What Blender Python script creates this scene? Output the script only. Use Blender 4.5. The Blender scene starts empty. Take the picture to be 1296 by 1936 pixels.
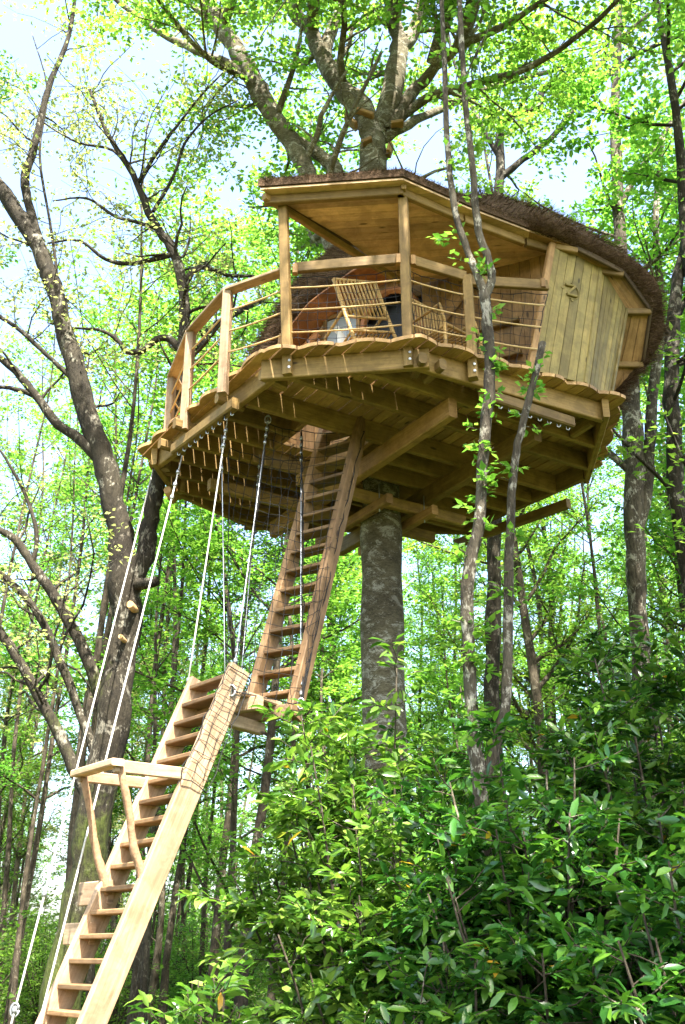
import bpy, math, random
import numpy as np
from mathutils import Vector

# ------------------------------------------------------------------ camera, sky, sun, exposure
sc = bpy.context.scene
COL = sc.collection
PITCH = math.radians(23.1)
cam = bpy.data.objects.new("camera", bpy.data.cameras.new("camera"))
COL.objects.link(cam)
cam.location = (0, 0, 1.6)
cam.rotation_euler = (math.radians(90) + PITCH, 0, 0)
cam.data.sensor_fit = 'VERTICAL'
cam.data.sensor_height = 23.6
cam.data.lens = 1950 / 1936 * 23.6
cam.data.clip_end = 600
sc.camera = cam

SUN_AZ, SUN_EL = math.radians(163), math.radians(60)
to_sun = Vector((math.sin(SUN_AZ) * math.cos(SUN_EL), math.cos(SUN_AZ) * math.cos(SUN_EL), math.sin(SUN_EL)))
world = bpy.data.worlds.new("World")
sc.world = world
world.use_nodes = True
nt = world.node_tree
bg = nt.nodes.get("Background") or nt.nodes.new("ShaderNodeBackground")
sky = nt.nodes.new("ShaderNodeTexSky")
sky.sky_type = 'NISHITA'
sky.sun_disc = False
sky.sun_elevation = SUN_EL
sky.sun_rotation = SUN_AZ
sky.dust_density = 3.5
sky.air_density = 1.0
sky.ozone_density = 1.0
nt.links.new(sky.outputs[0], bg.inputs[0])
bg.inputs[1].default_value = 0.15
sun = bpy.data.objects.new("sun", bpy.data.lights.new("sun", 'SUN'))
COL.objects.link(sun)
sun.data.energy = 5.0
sun.data.angle = math.radians(0.55)
sun.data.color = (1.0, 0.95, 0.86)
sun.rotation_euler = to_sun.to_track_quat('Z', 'Y').to_euler()
sc.view_settings.view_transform = 'Standard'
sc.view_settings.look = 'None'
sc.view_settings.exposure = 2.55
sc.view_settings.gamma = 1
sc.cycles.use_denoising = True
sc.cycles.max_bounces = 8
sc.cycles.diffuse_bounces = 4
sc.cycles.transmission_bounces = 5
sc.cycles.glossy_bounces = 2
sc.cycles.sample_clamp_indirect = 6.0
sc.cycles.caustics_reflective = False
sc.cycles.caustics_refractive = False

# ------------------------------------------------------------------ helpers
F_, C_, S_ = 1950.0, math.cos(PITCH), math.sin(PITCH)
def ray(px, py):
    u = (px - 648) / F_; v = (968 - py) / F_
    return u, C_ - v * S_, S_ + v * C_
def atY(px, py, Y):
    a, b, c = ray(px, py); t = Y / b
    return np.array([a * t, Y, 1.6 + c * t])
def atZ(px, py, Z):
    a, b, c = ray(px, py); t = (Z - 1.6) / c
    return np.array([a * t, b * t, Z])
def wpx(px, py, Y, w):                      # radius of a stem that is w photograph pixels wide at depth Y
    return w / 2 / F_ * (Y / ray(px, py)[1])

def tag(o, label=None, cat=None, group=None, kind=None):
    if label: o["label"] = label
    if cat: o["category"] = cat
    if group: o["group"] = group
    if kind: o["kind"] = kind
    return o
def empty(name, loc=(0, 0, 0), label=None, cat=None, group=None):
    o = bpy.data.objects.new(name, None)
    COL.objects.link(o)
    o.location = loc
    o.empty_display_size = 0.2
    return tag(o, label, cat, group)
def link(name, me, mat, parent=None):
    o = bpy.data.objects.new(name, me)
    COL.objects.link(o)
    if mat and not me.materials: me.materials.append(mat)
    if parent: o.parent = parent
    return o
def world_origin(o):
    p = np.zeros(3)
    while o is not None:
        p += np.array(o.location); o = o.parent
    return p
def copy_tree(o, parent=None):
    c = o.copy()
    COL.objects.link(c)
    if parent: c.parent = parent
    for ch in o.children: copy_tree(ch, c)
    return c

def tri_mesh(name, V, T, uv=None, smooth=False):
    me = bpy.data.meshes.new(name)
    V = np.asarray(V, np.float32); T = np.asarray(T, np.int32)
    me.vertices.add(len(V)); me.vertices.foreach_set("co", V.ravel())
    me.loops.add(T.size); me.loops.foreach_set("vertex_index", T.ravel())
    me.polygons.add(len(T)); me.polygons.foreach_set("loop_start", np.arange(0, T.size, 3, dtype=np.int32))
    if smooth: me.polygons.foreach_set("use_smooth", np.ones(len(T), dtype=bool))
    if uv is not None:
        l = me.uv_layers.new(name="UVMap")
        l.data.foreach_set("uv", np.asarray(uv, np.float32)[T.ravel()].ravel())
    me.update(calc_edges=True)
    me.validate()
    return me

class MB:
    """collects beams, prisms and tubes with a UV along the grain; build() links ONE mesh object"""
    def __init__(s): s.v = []; s.f = []; s.uv = []; s.sm = []
    def face(s, idx, uvs, smooth=False):
        s.f.append(tuple(idx)); s.uv.append(list(uvs)); s.sm.append(smooth)
    def loft(s, rings, closed=True, cap=True, smooth=False, L=None):
        """rings: list of lists of points (same count)"""
        n = len(rings[0]); b = len(s.v)
        for r in rings: s.v += [tuple(p) for p in r]
        per = [0.0]
        for i in range(n):
            per.append(per[-1] + float(np.linalg.norm(np.subtract(rings[0][(i + 1) % n], rings[0][i]))))
        u = 0.0; us = [0.0]
        for k in range(1, len(rings)):
            u += float(np.linalg.norm(np.mean(rings[k], axis=0) - np.mean(rings[k - 1], axis=0))); us.append(u)
        for k in range(len(rings) - 1):
            for i in range(n if closed else n - 1):
                j = (i + 1) % n
                s.face((b + k * n + i, b + k * n + j, b + (k + 1) * n + j, b + (k + 1) * n + i),
                       ((us[k], per[i]), (us[k], per[i + 1]), (us[k + 1], per[i + 1]), (us[k + 1], per[i])), smooth)
        if cap:
            e = b + (len(rings) - 1) * n
            s.face([b + i for i in range(n)][::-1], [(rings[0][i][0], 40 + rings[0][i][2]) for i in range(n)][::-1])
            s.face([e + i for i in range(n)], [(rings[-1][i][0], 40 + rings[-1][i][2]) for i in range(n)])
        return s
    def beam(s, p0, p1, w, h, up=(0, 0, 1), ch=0.008, sag=0.0):
        """w across, h along 'up'; chamfered edges"""
        p0 = np.array(p0, float); p1 = np.array(p1, float)
        d = p1 - p0; d /= np.linalg.norm(d)
        up = np.array(up, float)
        if abs(up.dot(d)) > .999 * np.linalg.norm(up): up = np.array((0, 1.0, 0))
        up = up - d * up.dot(d); up /= np.linalg.norm(up)
        sd = np.cross(d, up); a, b = w / 2, h / 2; c = min(ch, a * .5, b * .5)
        sec = [(a - c, -b), (a, -b + c), (a, b - c), (a - c, b), (-a + c, b), (-a, b - c), (-a, -b + c), (-a + c, -b)]
        return s.loft([[p + sd * x + up * y for x, y in sec] for p in (p0, p1)])
    def tube(s, pts, r, n=6, cap=True, smooth=True):
        pts = [np.array(p, float) for p in pts]
        rs = r if hasattr(r, '__len__') else [r] * len(pts)
        rings = []; ref = None
        for i, p in enumerate(pts):
            d = pts[min(i + 1, len(pts) - 1)] - pts[max(i - 1, 0)]; d /= (np.linalg.norm(d) + 1e-9)
            if ref is None: ref = np.array((0, 0, 1.0)) if abs(d[2]) < .8 else np.array((0, 1.0, 0))
            x = ref - d * ref.dot(d); x /= np.linalg.norm(x); y = np.cross(d, x); ref = x
            rings.append([p + (x * math.cos(2 * math.pi * k / n) + y * math.sin(2 * math.pi * k / n)) * rs[i] for k in range(n)])
        return s.loft(rings, cap=cap, smooth=smooth)
    def prism(s, poly, z0, z1, uvdir=(1, 0)):
        """vertical prism over a CCW xy polygon, grain along uvdir"""
        n = len(poly); b = len(s.v); gx, gy = uvdir
        q = [(p[0] * gx + p[1] * gy, -p[0] * gy + p[1] * gx) for p in poly]
        s.v += [(p[0], p[1], z0) for p in poly] + [(p[0], p[1], z1) for p in poly]
        s.face([b + i for i in range(n)][::-1], q[::-1])
        s.face([b + n + i for i in range(n)], [(x, y + 7) for x, y in q])
        for i in range(n):
            j = (i + 1) % n
            s.face((b + i, b + j, b + n + j, b + n + i), (q[i], q[j], (q[j][0], q[j][1] + z1 - z0), (q[i][0], q[i][1] + z1 - z0)))
        return s
    def slab(s, quad, th, nrm=None):
        """a thin board over four 3-D corners, thickened along its normal; grain along corner0 -> corner3"""
        Q = [np.array(p, float) for p in quad]
        if nrm is None:
            nrm = np.cross(Q[1] - Q[0], Q[3] - Q[0]); nrm /= np.linalg.norm(nrm)
        o = np.array(nrm) * th
        return s.loft([[Q[0], Q[1], Q[1] + o, Q[0] + o], [Q[3], Q[2], Q[2] + o, Q[3] + o]])
    def build(s, name, mat, parent=None):
        me = bpy.data.meshes.new(name)
        o = world_origin(parent)
        me.from_pydata([tuple(np.subtract(p, o)) for p in s.v], [], s.f)
        l = me.uv_layers.new(name="UVMap")
        l.data.foreach_set("uv", [c for f in s.uv for p in f for c in p])
        me.polygons.foreach_set("use_smooth", s.sm)
        me.update()
        return link(name, me, mat, parent)

# ------------------------------------------------------------------ materials
def mat_new(name):
    m = bpy.data.materials.new(name); m.use_nodes = True
    t = m.node_tree; return m, t, t.nodes["Principled BSDF"]
def ramp(t, stops):
    r = t.nodes.new("ShaderNodeValToRGB"); e = r.color_ramp.elements
    while len(e) < len(stops): e.new(0.5)
    for k, (p, c) in enumerate(stops): e[k].position = p; e[k].color = (*c, 1)
    return r
def mixc(t, kind, fac, a, b):
    n = t.nodes.new("ShaderNodeMix"); n.data_type = 'RGBA'; n.blend_type = kind
    for i, x in ((0, fac), (6, a), (7, b)):
        if hasattr(x, 'links') or hasattr(x, 'is_output'): t.links.new(x, n.inputs[i])
        else: n.inputs[i].default_value = x if not isinstance(x, tuple) else (*x, 1)
    return n.outputs[2]
def noise(t, vec, scale, detail=4, rough=.6, dist=0):
    n = t.nodes.new("ShaderNodeTexNoise"); n.inputs["Scale"].default_value = scale
    n.inputs["Detail"].default_value = detail; n.inputs["Roughness"].default_value = rough; n.inputs["Distortion"].default_value = dist
    t.links.new(vec, n.inputs["Vector"]); return n.outputs[0]
def mapping(t, src, scale):
    m = t.nodes.new("ShaderNodeMapping"); m.inputs["Scale"].default_value = scale
    t.links.new(src, m.inputs["Vector"]); return m
def bump(t, bsdf, h, strength, dist=.01):
    b = t.nodes.new("ShaderNodeBump"); b.inputs["Strength"].default_value = strength; b.inputs["Distance"].default_value = dist
    t.links.new(h, b.inputs["Height"]); t.links.new(b.outputs[0], bsdf.inputs["Normal"])

def tcO(t): return t.nodes.new("ShaderNodeTexCoord").outputs["Object"]
def wood(name, dark, light, stain, rough=.62):
    m, t, B = mat_new(name)
    uv = t.nodes.new("ShaderNodeUVMap"); oi = t.nodes.new("ShaderNodeObjectInfo")
    mp = mapping(t, uv.outputs[0], (1.6, 26, 1))
    off = t.nodes.new("ShaderNodeCombineXYZ")
    mul = t.nodes.new("ShaderNodeMath"); mul.operation = 'MULTIPLY'; mul.inputs[1].default_value = 37
    t.links.new(oi.outputs["Random"], mul.inputs[0]); t.links.new(mul.outputs[0], off.inputs[0]); t.links.new(mul.outputs[0], off.inputs[1])
    t.links.new(off.outputs[0], mp.inputs["Location"])
    g = noise(t, mp.outputs[0], 1.6, 6, .65, .6)
    r = ramp(t, [(.3, dark), (.7, light)]); t.links.new(g, r.inputs[0])
    mp2 = mapping(t, uv.outputs[0], (1.2, 2.2, 1)); t.links.new(off.outputs[0], mp2.inputs["Location"])
    s = noise(t, mp2.outputs[0], 1.4, 4, .6)
    r2 = ramp(t, [(.46, (0, 0, 0)), (.72, (.75, .75, .75))]); t.links.new(s, r2.inputs[0])
    c = mixc(t, 'MIX', r2.outputs[0], r.outputs[0], stain)
    # knots
    vo = t.nodes.new("ShaderNodeTexVoronoi"); vo.inputs["Scale"].default_value = 1.0
    mp3 = mapping(t, uv.outputs[0], (2.2, 6.5, 1)); t.links.new(off.outputs[0], mp3.inputs["Location"]); t.links.new(mp3.outputs[0], vo.inputs["Vector"])
    rk = ramp(t, [(.06, (1, 1, 1)), (.12, (0, 0, 0))]); t.links.new(vo.outputs["Distance"], rk.inputs[0])
    c = mixc(t, 'MIX', rk.outputs[0], c, tuple(x * .33 for x in dark))
    # grime and water stains, end to end
    gr = noise(t, mapping(t, tcO(t), (2.2, 2.2, 2.2)).outputs[0], 2.6, 6, .72, .4)
    rg = ramp(t, [(.40, (.42, .40, .36)), (.58, (1, 1, 1))]); t.links.new(gr, rg.inputs[0])
    c = mixc(t, 'MULTIPLY', .5, c, rg.outputs[0])
    hv = t.nodes.new("ShaderNodeHueSaturation")
    rv = t.nodes.new("ShaderNodeMapRange"); rv.inputs[3].default_value = .66; rv.inputs[4].default_value = 1.26
    t.links.new(oi.outputs["Random"], rv.inputs[0]); t.links.new(rv.outputs[0], hv.inputs["Value"]); t.links.new(c, hv.inputs["Color"])
    t.links.new(hv.outputs[0], B.inputs["Base Color"]); B.inputs["Roughness"].default_value = rough
    B.inputs["Specular IOR Level"].default_value = .25
    bump(t, B, g, .35, .004)
    return m
W_TREAT = wood("treated_pine", (.18, .108, .032), (.32, .203, .068), (.215, .142, .048))
W_LARCH = wood("larch_boards", (.23, .125, .043), (.39, .23, .092), (.30, .165, .062))
W_WALL = wood("wall_boards", (.165, .12, .032), (.265, .20, .06), (.18, .15, .048))
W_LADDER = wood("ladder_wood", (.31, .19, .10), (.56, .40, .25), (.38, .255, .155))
W_ORANGE = wood("varnished_pine", (.28, .11, .035), (.42, .18, .065), (.33, .135, .05), .45)
W_CEIL = wood("ceiling_boards", (.50, .31, .145), (.66, .46, .25), (.58, .38, .18))
W_DECK = wood("deck_larch", (.34, .19, .075), (.54, .34, .15), (.43, .25, .10))
W_BROWN = wood("weathered_shaded_ladder_wood", (.17, .095, .042), (.33, .20, .095), (.21, .13, .065))  # weathered brown, darkened to paint in the upper ladder's shade
W_DARK = wood("dark_batten", (.07, .045, .022), (.13, .085, .04), (.09, .06, .03))

def ramp_of(t, n):
    r = ramp(t, [(.3, (.35, .35, .35)), (.65, (1.4, 1.4, 1.4))]); t.links.new(n, r.inputs[0]); return r.outputs[0]
def bark(name, dark, mid, pale, pale_at=.6, moss=None, streak=False):
    m, t, B = mat_new(name)
    tc = t.nodes.new("ShaderNodeTexCoord")
    P = mapping(t, tc.outputs["Object"], (1, 1, .35) if not streak else (1, 1, 2.6)).outputs[0]
    n1 = noise(t, P, 14, 6, .7, .5)
    nf = noise(t, P, 46, 4, .7); n1 = mixc(t, 'MIX', .38, n1, nf)
    r = ramp(t, [(.38, dark), (.58, mid)]); t.links.new(n1, r.inputs[0])
    n2 = noise(t, mapping(t, tc.outputs["Object"], (1, 1, 1.7 if streak else .9)).outputs[0], 5.5, 5, .68, .8)
    n2 = mixc(t, 'MIX', .35, n2, nf)
    r2 = ramp(t, [(pale_at - .03, (0, 0, 0)), (pale_at + .03, (.85, .85, .85))]); t.links.new(n2, r2.inputs[0])
    c = mixc(t, 'MIX', r2.outputs[0], r.outputs[0], pale)
    n4 = noise(t, tc.outputs["Object"], 1.3, 4, .6); r4 = ramp(t, [(.35, (.55, .52, .48)), (.65, (1.35, 1.35, 1.3))]); t.links.new(n4, r4.inputs[0])
    c = mixc(t, 'MULTIPLY', 1.0, c, r4.outputs[0])
    if moss:
        n3 = noise(t, tc.outputs["Object"], 2.1, 5, .7)
        sx = t.nodes.new("ShaderNodeSeparateXYZ"); t.links.new(tc.outputs["Object"], sx.inputs[0])
        mr = t.nodes.new("ShaderNodeMapRange"); mr.inputs[1].default_value = moss[1]; mr.inputs[2].default_value = 0
        mr.inputs[3].default_value = -.12; mr.inputs[4].default_value = .2
        t.links.new(sx.outputs[2], mr.inputs[0])
        ad = t.nodes.new("ShaderNodeMath"); ad.operation = 'ADD'; mm = mixc(t, 'MIX', .45, n3, n1); t.links.new(mm, ad.inputs[0]); t.links.new(mr.outputs[0], ad.inputs[1])
        r3 = ramp(t, [(.5, (0, 0, 0)), (.62, (.9, .9, .9))]); t.links.new(ad.outputs[0], r3.inputs[0])
        mc = mixc(t, 'MULTIPLY', 1.0, ramp_of(t, n1), moss[0]); c = mixc(t, 'MIX', r3.outputs[0], c, mc)
    t.links.new(c, B.inputs["Base Color"]); B.inputs["Roughness"].default_value = .85
    B.inputs["Specular IOR Level"].default_value = .2
    bump(t, B, n1, 1.0, .035)
    return m
B_BEECH = bark("beech_bark", (.055, .046, .026), (.155, .135, .085), (.36, .35, .29), .545, ((.10, .12, .03), 3.0), True)
B_GREY = bark("grey_bark", (.012, .010, .006), (.04, .033, .022), (.22, .205, .165), .575, ((.045, .058, .010), 5.5))  # dark mossy bark, darkened further to paint in shade on the forked tree
B_SAP = bark("sapling_bark", (.028, .022, .015), (.10, .084, .06), (.38, .36, .30), .56)
B_WOOD = bark("woodland_bark", (.024, .019, .013), (.082, .066, .046), (.25, .225, .17), .59)
B_PALE = bark("pale_woodland_bark", (.05, .04, .028), (.15, .122, .085), (.32, .29, .22), .58)

def leaf_mat(name, c0, c1, c2, trans, tmix=.45, rough=.5, spec=.25, rare=None):
    m, t, B = mat_new(name)
    uv = t.nodes.new("ShaderNodeUVMap"); sx = t.nodes.new("ShaderNodeSeparateXYZ"); t.links.new(uv.outputs[0], sx.inputs[0])
    oi = t.nodes.new("ShaderNodeObjectInfo")
    stops = [(0, c0), (.5, c1), (.996 if rare else 1, c2)] + ([(1.0, rare)] if rare else [])
    r = ramp(t, stops); t.links.new(sx.outputs[0], r.inputs[0])
    hv = t.nodes.new("ShaderNodeHueSaturation")
    rv = t.nodes.new("ShaderNodeMapRange"); rv.inputs[3].default_value = .84; rv.inputs[4].default_value = 1.16
    t.links.new(oi.outputs["Random"], rv.inputs[0]); t.links.new(rv.outputs[0], hv.inputs["Value"])
    rh = t.nodes.new("ShaderNodeMapRange"); rh.inputs[3].default_value = .49; rh.inputs[4].default_value = .515
    t.links.new(oi.outputs["Random"], rh.inputs[0]); t.links.new(rh.outputs[0], hv.inputs["Hue"])
    t.links.new(r.outputs[0], hv.inputs["Color"]); t.links.new(hv.outputs[0], B.inputs["Base Color"])
    B.inputs["Roughness"].default_value = rough; B.inputs["Specular IOR Level"].default_value = spec
    tr = t.nodes.new("ShaderNodeBsdfTranslucent")
    tm = mixc(t, 'MULTIPLY', 1.0, hv.outputs[0], trans)
    t.links.new(tm, tr.inputs[0])
    mx = t.nodes.new("ShaderNodeMixShader"); mx.inputs[0].default_value = tmix
    t.links.new(B.outputs[0], mx.inputs[1]); t.links.new(tr.outputs[0], mx.inputs[2])
    t.links.new(mx.outputs[0], t.nodes["Material Output"].inputs[0])
    return m
LEAF = leaf_mat("spring_leaf", (.062, .15, .015), (.10, .208, .022), (.165, .262, .038), (2.3, 2.25, 1.9), .5)
LEAF_MID = leaf_mat("woodland_leaf", (.050, .13, .014), (.085, .188, .021), (.14, .243, .035), (2.2, 2.2, 1.9), .5)
LEAF_PALE = leaf_mat("young_pale_leaf", (.15, .19, .05), (.22, .25, .075), (.28, .29, .10), (2.0, 2.0, 1.8), .45)
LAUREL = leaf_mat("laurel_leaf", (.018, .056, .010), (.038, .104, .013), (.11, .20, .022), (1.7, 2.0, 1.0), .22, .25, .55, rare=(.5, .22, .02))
LAUREL_YOUNG_LIT = leaf_mat("young_lit_laurel_leaf", (.035, .095, .013), (.085, .175, .02), (.20, .29, .05), (1.8, 2.0, 1.2), .32, .25, .55, rare=(.5, .22, .02))  # fresh light-green leaves, also lightened to paint in the sun on them
SHRUB = leaf_mat("understory_leaf", (.055, .12, .016), (.095, .185, .024), (.155, .25, .04), (2.0, 2.2, 1.5), .42)

def plain(name, col, rough=.6, metal=0, spec=.4, var=0.0, scale=8, bmp=0.0):
    m, t, B = mat_new(name)
    B.inputs["Roughness"].default_value = rough; B.inputs["Metallic"].default_value = metal; B.inputs["Specular IOR Level"].default_value = spec
    tc = t.nodes.new("ShaderNodeTexCoord"); n = noise(t, tc.outputs["Object"], scale, 5, .65)
    r = ramp(t, [(.3, tuple(c * (1 - var) for c in col)), (.7, tuple(min(1, c * (1 + var)) for c in col))]); t.links.new(n, r.inputs[0])
    t.links.new(r.outputs[0], B.inputs["Base Color"])
    if bmp: bump(t, B, n, bmp, .02)
    return m
THATCH = plain("heather_thatch", (.085, .052, .03), .9, 0, .1, .6, 40, 1.0)
STRAW = leaf_mat("heather_stems", (.05, .03, .018), (.11, .068, .04), (.24, .17, .095), (1, 1, 1), .1, .9, .1)
ROPE = plain("white_rope", (.52, .50, .44), .8, 0, .2, .12, 60)
ROPE_TAN = plain("hemp_rope", (.52, .36, .17), .85, 0, .2, .15, 60)
NET = plain("black_net_cord", (.018, .018, .018), .8, 0, .2, .2)
STEEL = plain("galvanised_steel", (.42, .43, .44), .42, .85, .5, .15, 30)
RATTAN = plain("rattan", (.42, .26, .085), .55, 0, .35, .25, 30)
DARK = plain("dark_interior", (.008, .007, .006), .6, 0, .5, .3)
GLASS = plain("door_pane", (.30, .33, .36), .12, 0, .6, .1, 3)
WHITE = plain("white_paint", (.78, .76, .72), .5, 0, .4, .05)
RUST = plain("dark_brown_paint", (.06, .028, .015), .6, 0, .3, .3)
PEEL = plain("peeled_branch", (.30, .18, .10), .8, 0, .2, .4, 22, .4)
CUT = plain("sawn_log_end", (.46, .27, .12), .8, 0, .2, .25, 18)

# ------------------------------------------------------------------ ground
def ground():
    n = 110
    k = np.linspace(-1, 1, n); k = np.sign(k) * np.abs(k) ** 1.8 * 260
    X, Y = np.meshgrid(k, k + 20)
    Z = .10 * np.sin(X * .55 + 1) * np.cos(Y * .42) + .05 * np.sin(X * 1.7 + Y * 1.3) - .06
    D = np.hypot(X, Y - 20); Z += np.clip((D - 60) / 200, 0, 1) * 2
    V = np.stack([X.ravel(), Y.ravel(), Z.ravel()], 1)
    i = np.arange(n * n).reshape(n, n)
    T = np.concatenate([np.stack([i[:-1, :-1], i[:-1, 1:], i[1:, 1:]], -1).reshape(-1, 3), np.stack([i[:-1, :-1], i[1:, 1:], i[1:, :-1]], -1).reshape(-1, 3)])
    m, t, B = mat_new("forest_floor")
    tc = t.nodes.new("ShaderNodeTexCoord")
    a = noise(t, tc.outputs["Object"], .35, 6, .7); b = noise(t, tc.outputs["Object"], 9, 6, .75)
    r = ramp(t, [(.4, (.06, .11, .018)), (.62, (.10, .072, .038))]); t.links.new(a, r.inputs[0])
    r2 = ramp(t, [(.3, (.35, .35, .35)), (.7, (1.3, 1.25, 1.1))]); t.links.new(b, r2.inputs[0])
    c = mixc(t, 'MULTIPLY', 1.0, r.outputs[0], r2.outputs[0]); t.links.new(c, B.inputs["Base Color"]); B.inputs["Roughness"].default_value = .95
    bump(t, B, b, 1.0, .05)
    tag(link("ground", tri_mesh("ground", V, T, smooth=True), m), kind="structure")
ground()
def gz(x, y): return .10 * math.sin(x * .55 + 1) * math.cos(y * .42) + .05 * math.sin(x * 1.7 + y * 1.3) - .06

# ------------------------------------------------------------------ plants: paths, tubes, leaves
class Tubes:
    def __init__(s): s.V = []; s.T = []; s.n = 0
    def add(s, P, R, k=6):
        P = np.asarray(P, float); R = np.asarray(R, float); n = len(P)
        D = np.gradient(P, axis=0); D /= np.linalg.norm(D, axis=1)[:, None] + 1e-9
        ref = np.array((0, 1.0, .13)) if abs(D[0][1]) < .8 else np.array((1.0, 0, .1))
        X = np.zeros_like(P)
        for i in range(n):
            ref = ref - D[i] * ref.dot(D[i]); ref /= np.linalg.norm(ref) + 1e-9; X[i] = ref
        Yv = np.cross(D, X); a = np.arange(k) * 2 * math.pi / k
        ring = P[:, None] + R[:, None, None] * (np.cos(a)[None, :, None] * X[:, None] + np.sin(a)[None, :, None] * Yv[:, None])
        s.V.append(ring.reshape(-1, 3))
        i = np.arange(n - 1)[:, None] * k; j = np.arange(k)[None]; j2 = (j + 1) % k
        A, Bq, Cq, Dq = i + j, i + j2, i + k + j2, i + k + j
        q = np.stack([A, Bq, Cq, A, Cq, Dq], -1).reshape(-1, 3)
        e = (n - 1) * k; cap = np.array([[e, e + c, e + c + 1] for c in range(1, k - 1)])
        s.T.append(np.concatenate([q, cap]) + s.n); s.n += n * k
    def mesh(s, name, origin=(0, 0, 0)):
        return tri_mesh(name, np.concatenate(s.V) - np.array(origin), np.concatenate(s.T), smooth=True)

def smooth_path(P, R, rng, per=4, wob=.0):
    """Catmull-Rom resample of a polyline with radii, with small wobble"""
    P = np.asarray(P, float); R = np.asarray(R, float); n = len(P)
    Q = np.vstack([2 * P[0] - P[1], P, 2 * P[-1] - P[-2]]); out = []; rr = []
    for i in range(n - 1):
        p0, p1, p2, p3 = Q[i:i + 4]
        for t in np.arange(per) / per:
            out.append(.5 * (2 * p1 + (p2 - p0) * t + (2 * p0 - 5 * p1 + 4 * p2 - p3) * t * t + (3 * p1 - p0 - 3 * p2 + p3) * t ** 3))
            rr.append(R[i] * (1 - t) + R[i + 1] * t)
    out.append(P[-1]); rr.append(R[-1])
    out = np.array(out); rr = np.array(rr)
    if wob: out[1:-1] += rng.normal(0, 1, (len(out) - 2, 3)) * (rr[1:-1] * wob)[:, None]; rr *= 1 + rng.normal(0, .05, len(rr))
    return out, rr

def sprout(rng, parents, per_m, t0, L0, L1, spread, up, rf=.5, npts=5, curl=.25, rmin=.003, flat=0.0):
    """side branches from parent paths; returns [(P,R)]"""
    out = []
    for P, R in parents:
        seg = np.linalg.norm(np.diff(P, axis=0), axis=1); Lp = seg.sum(); cum = np.concatenate([[0], np.cumsum(seg)]) / Lp
        k = rng.poisson(per_m * Lp * (1 - t0))
        for t in rng.uniform(t0, 1, k):
            i = min(np.searchsorted(cum, t) - 1, len(P) - 2); i = max(i, 0)
            f = (t - cum[i]) / (cum[i + 1] - cum[i] + 1e-9)
            p = P[i] * (1 - f) + P[i + 1] * f; r = R[i] * (1 - f) + R[i + 1] * f
            d = P[i + 1] - P[i]; d /= np.linalg.norm(d) + 1e-9
            q = rng.normal(0, 1, 3); q -= d * q.dot(d); q /= np.linalg.norm(q) + 1e-9
            v = d * (1 - spread) + q * spread + np.array((0, 0, up)); v[2] *= (1 - flat); v /= np.linalg.norm(v)
            L = rng.uniform(L0, L1) * (1.15 - .55 * t)
            pts = [p]; st = L / (npts - 1)
            for _ in range(npts - 1):
                v = v + rng.normal(0, curl, 3) + np.array((0, 0, up * .18)); v[2] *= (1 - flat * .5); v /= np.linalg.norm(v); pts.append(pts[-1] + v * st)
            rb = max(min(r * rf * rng.uniform(.7, 1.1), r * .8), rmin)
            out.append((np.array(pts), np.linspace(rb, max(rb * .3, rmin * .7), npts)))
    return out

LEAF_T = (np.array([(0, 0, 0), (.42, .30, .05), (1, 0, -.06), (.42, -.30, .05)]), np.array([(0, 2, 1), (0, 3, 2)]))
LAUREL_T = (np.array([(0, 0, 0), (.3, .155, .035), (.3, 0, -.01), (.3, -.155, .035), (.7, .15, .02), (.7, 0, -.035), (.7, -.15, .02), (1, 0, -.12)]),
            np.array([(0, 2, 1), (0, 3, 2), (1, 2, 5), (1, 5, 4), (2, 3, 6), (2, 6, 5), (4, 5, 7), (5, 6, 7)]))
def leaves_mesh(name, rng, pos, dirs, nrm, size, tmpl, origin=(0, 0, 0)):
    pos = np.asarray(pos); n = len(pos)
    nrm = nrm / (np.linalg.norm(nrm, axis=1)[:, None] + 1e-9)
    d = dirs - nrm * (dirs * nrm).sum(1)[:, None]; d /= np.linalg.norm(d, axis=1)[:, None] + 1e-9
    s = np.cross(nrm, d); V0, T0 = tmpl
    V = pos[:, None] - np.array(origin) + size[:, None, None] * (V0[None, :, 0, None] * d[:, None] + V0[None, :, 1, None] * s[:, None] + V0[None, :, 2, None] * nrm[:, None])
    T = T0[None] + (np.arange(n) * len(V0))[:, None, None]
    u = np.repeat(rng.random(n), len(V0)); uv = np.stack([u, np.tile(V0[:, 0], n)], 1)
    return tri_mesh(name, V.reshape(-1, 3), T.reshape(-1, 3), uv)
def leaf_cloud(rng, twigs, per_m, off, size, tilt=.45, t0=.15):
    """leaf positions along twigs, flat sprays as on beech and hornbeam"""
    P = []; D = []
    for p, r in twigs:
        L = np.linalg.norm(np.diff(p, axis=0), axis=1).sum(); k = rng.poisson(per_m * L)
        if not k: continue
        t = rng.uniform(t0, 1.0, k) * (len(p) - 1); i = np.minimum(t.astype(int), len(p) - 2); f = (t - i)[:, None]
        a = p[i] * (1 - f) + p[i + 1] * f; d = p[i + 1] - p[i]; d /= np.linalg.norm(d, axis=1)[:, None] + 1e-9
        lat = np.cross(d, (0, 0, 1.0)) * np.where(rng.random(k) < .5, -1, 1)[:, None]
        P.append(a + lat * rng.uniform(0, off, k)[:, None] + rng.normal(0, off * .35, (k, 3)) * (1, 1, .6)); D.append(d * .6 + lat + rng.normal(0, .35, (k, 3)))
    P = np.concatenate(P); D = np.concatenate(D); n = len(P)
    N = np.array((0, 0, 1.0)) + rng.normal(0, tilt, (n, 3))
    return P, D, N, size * rng.uniform(.65, 1.25, n)

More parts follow.
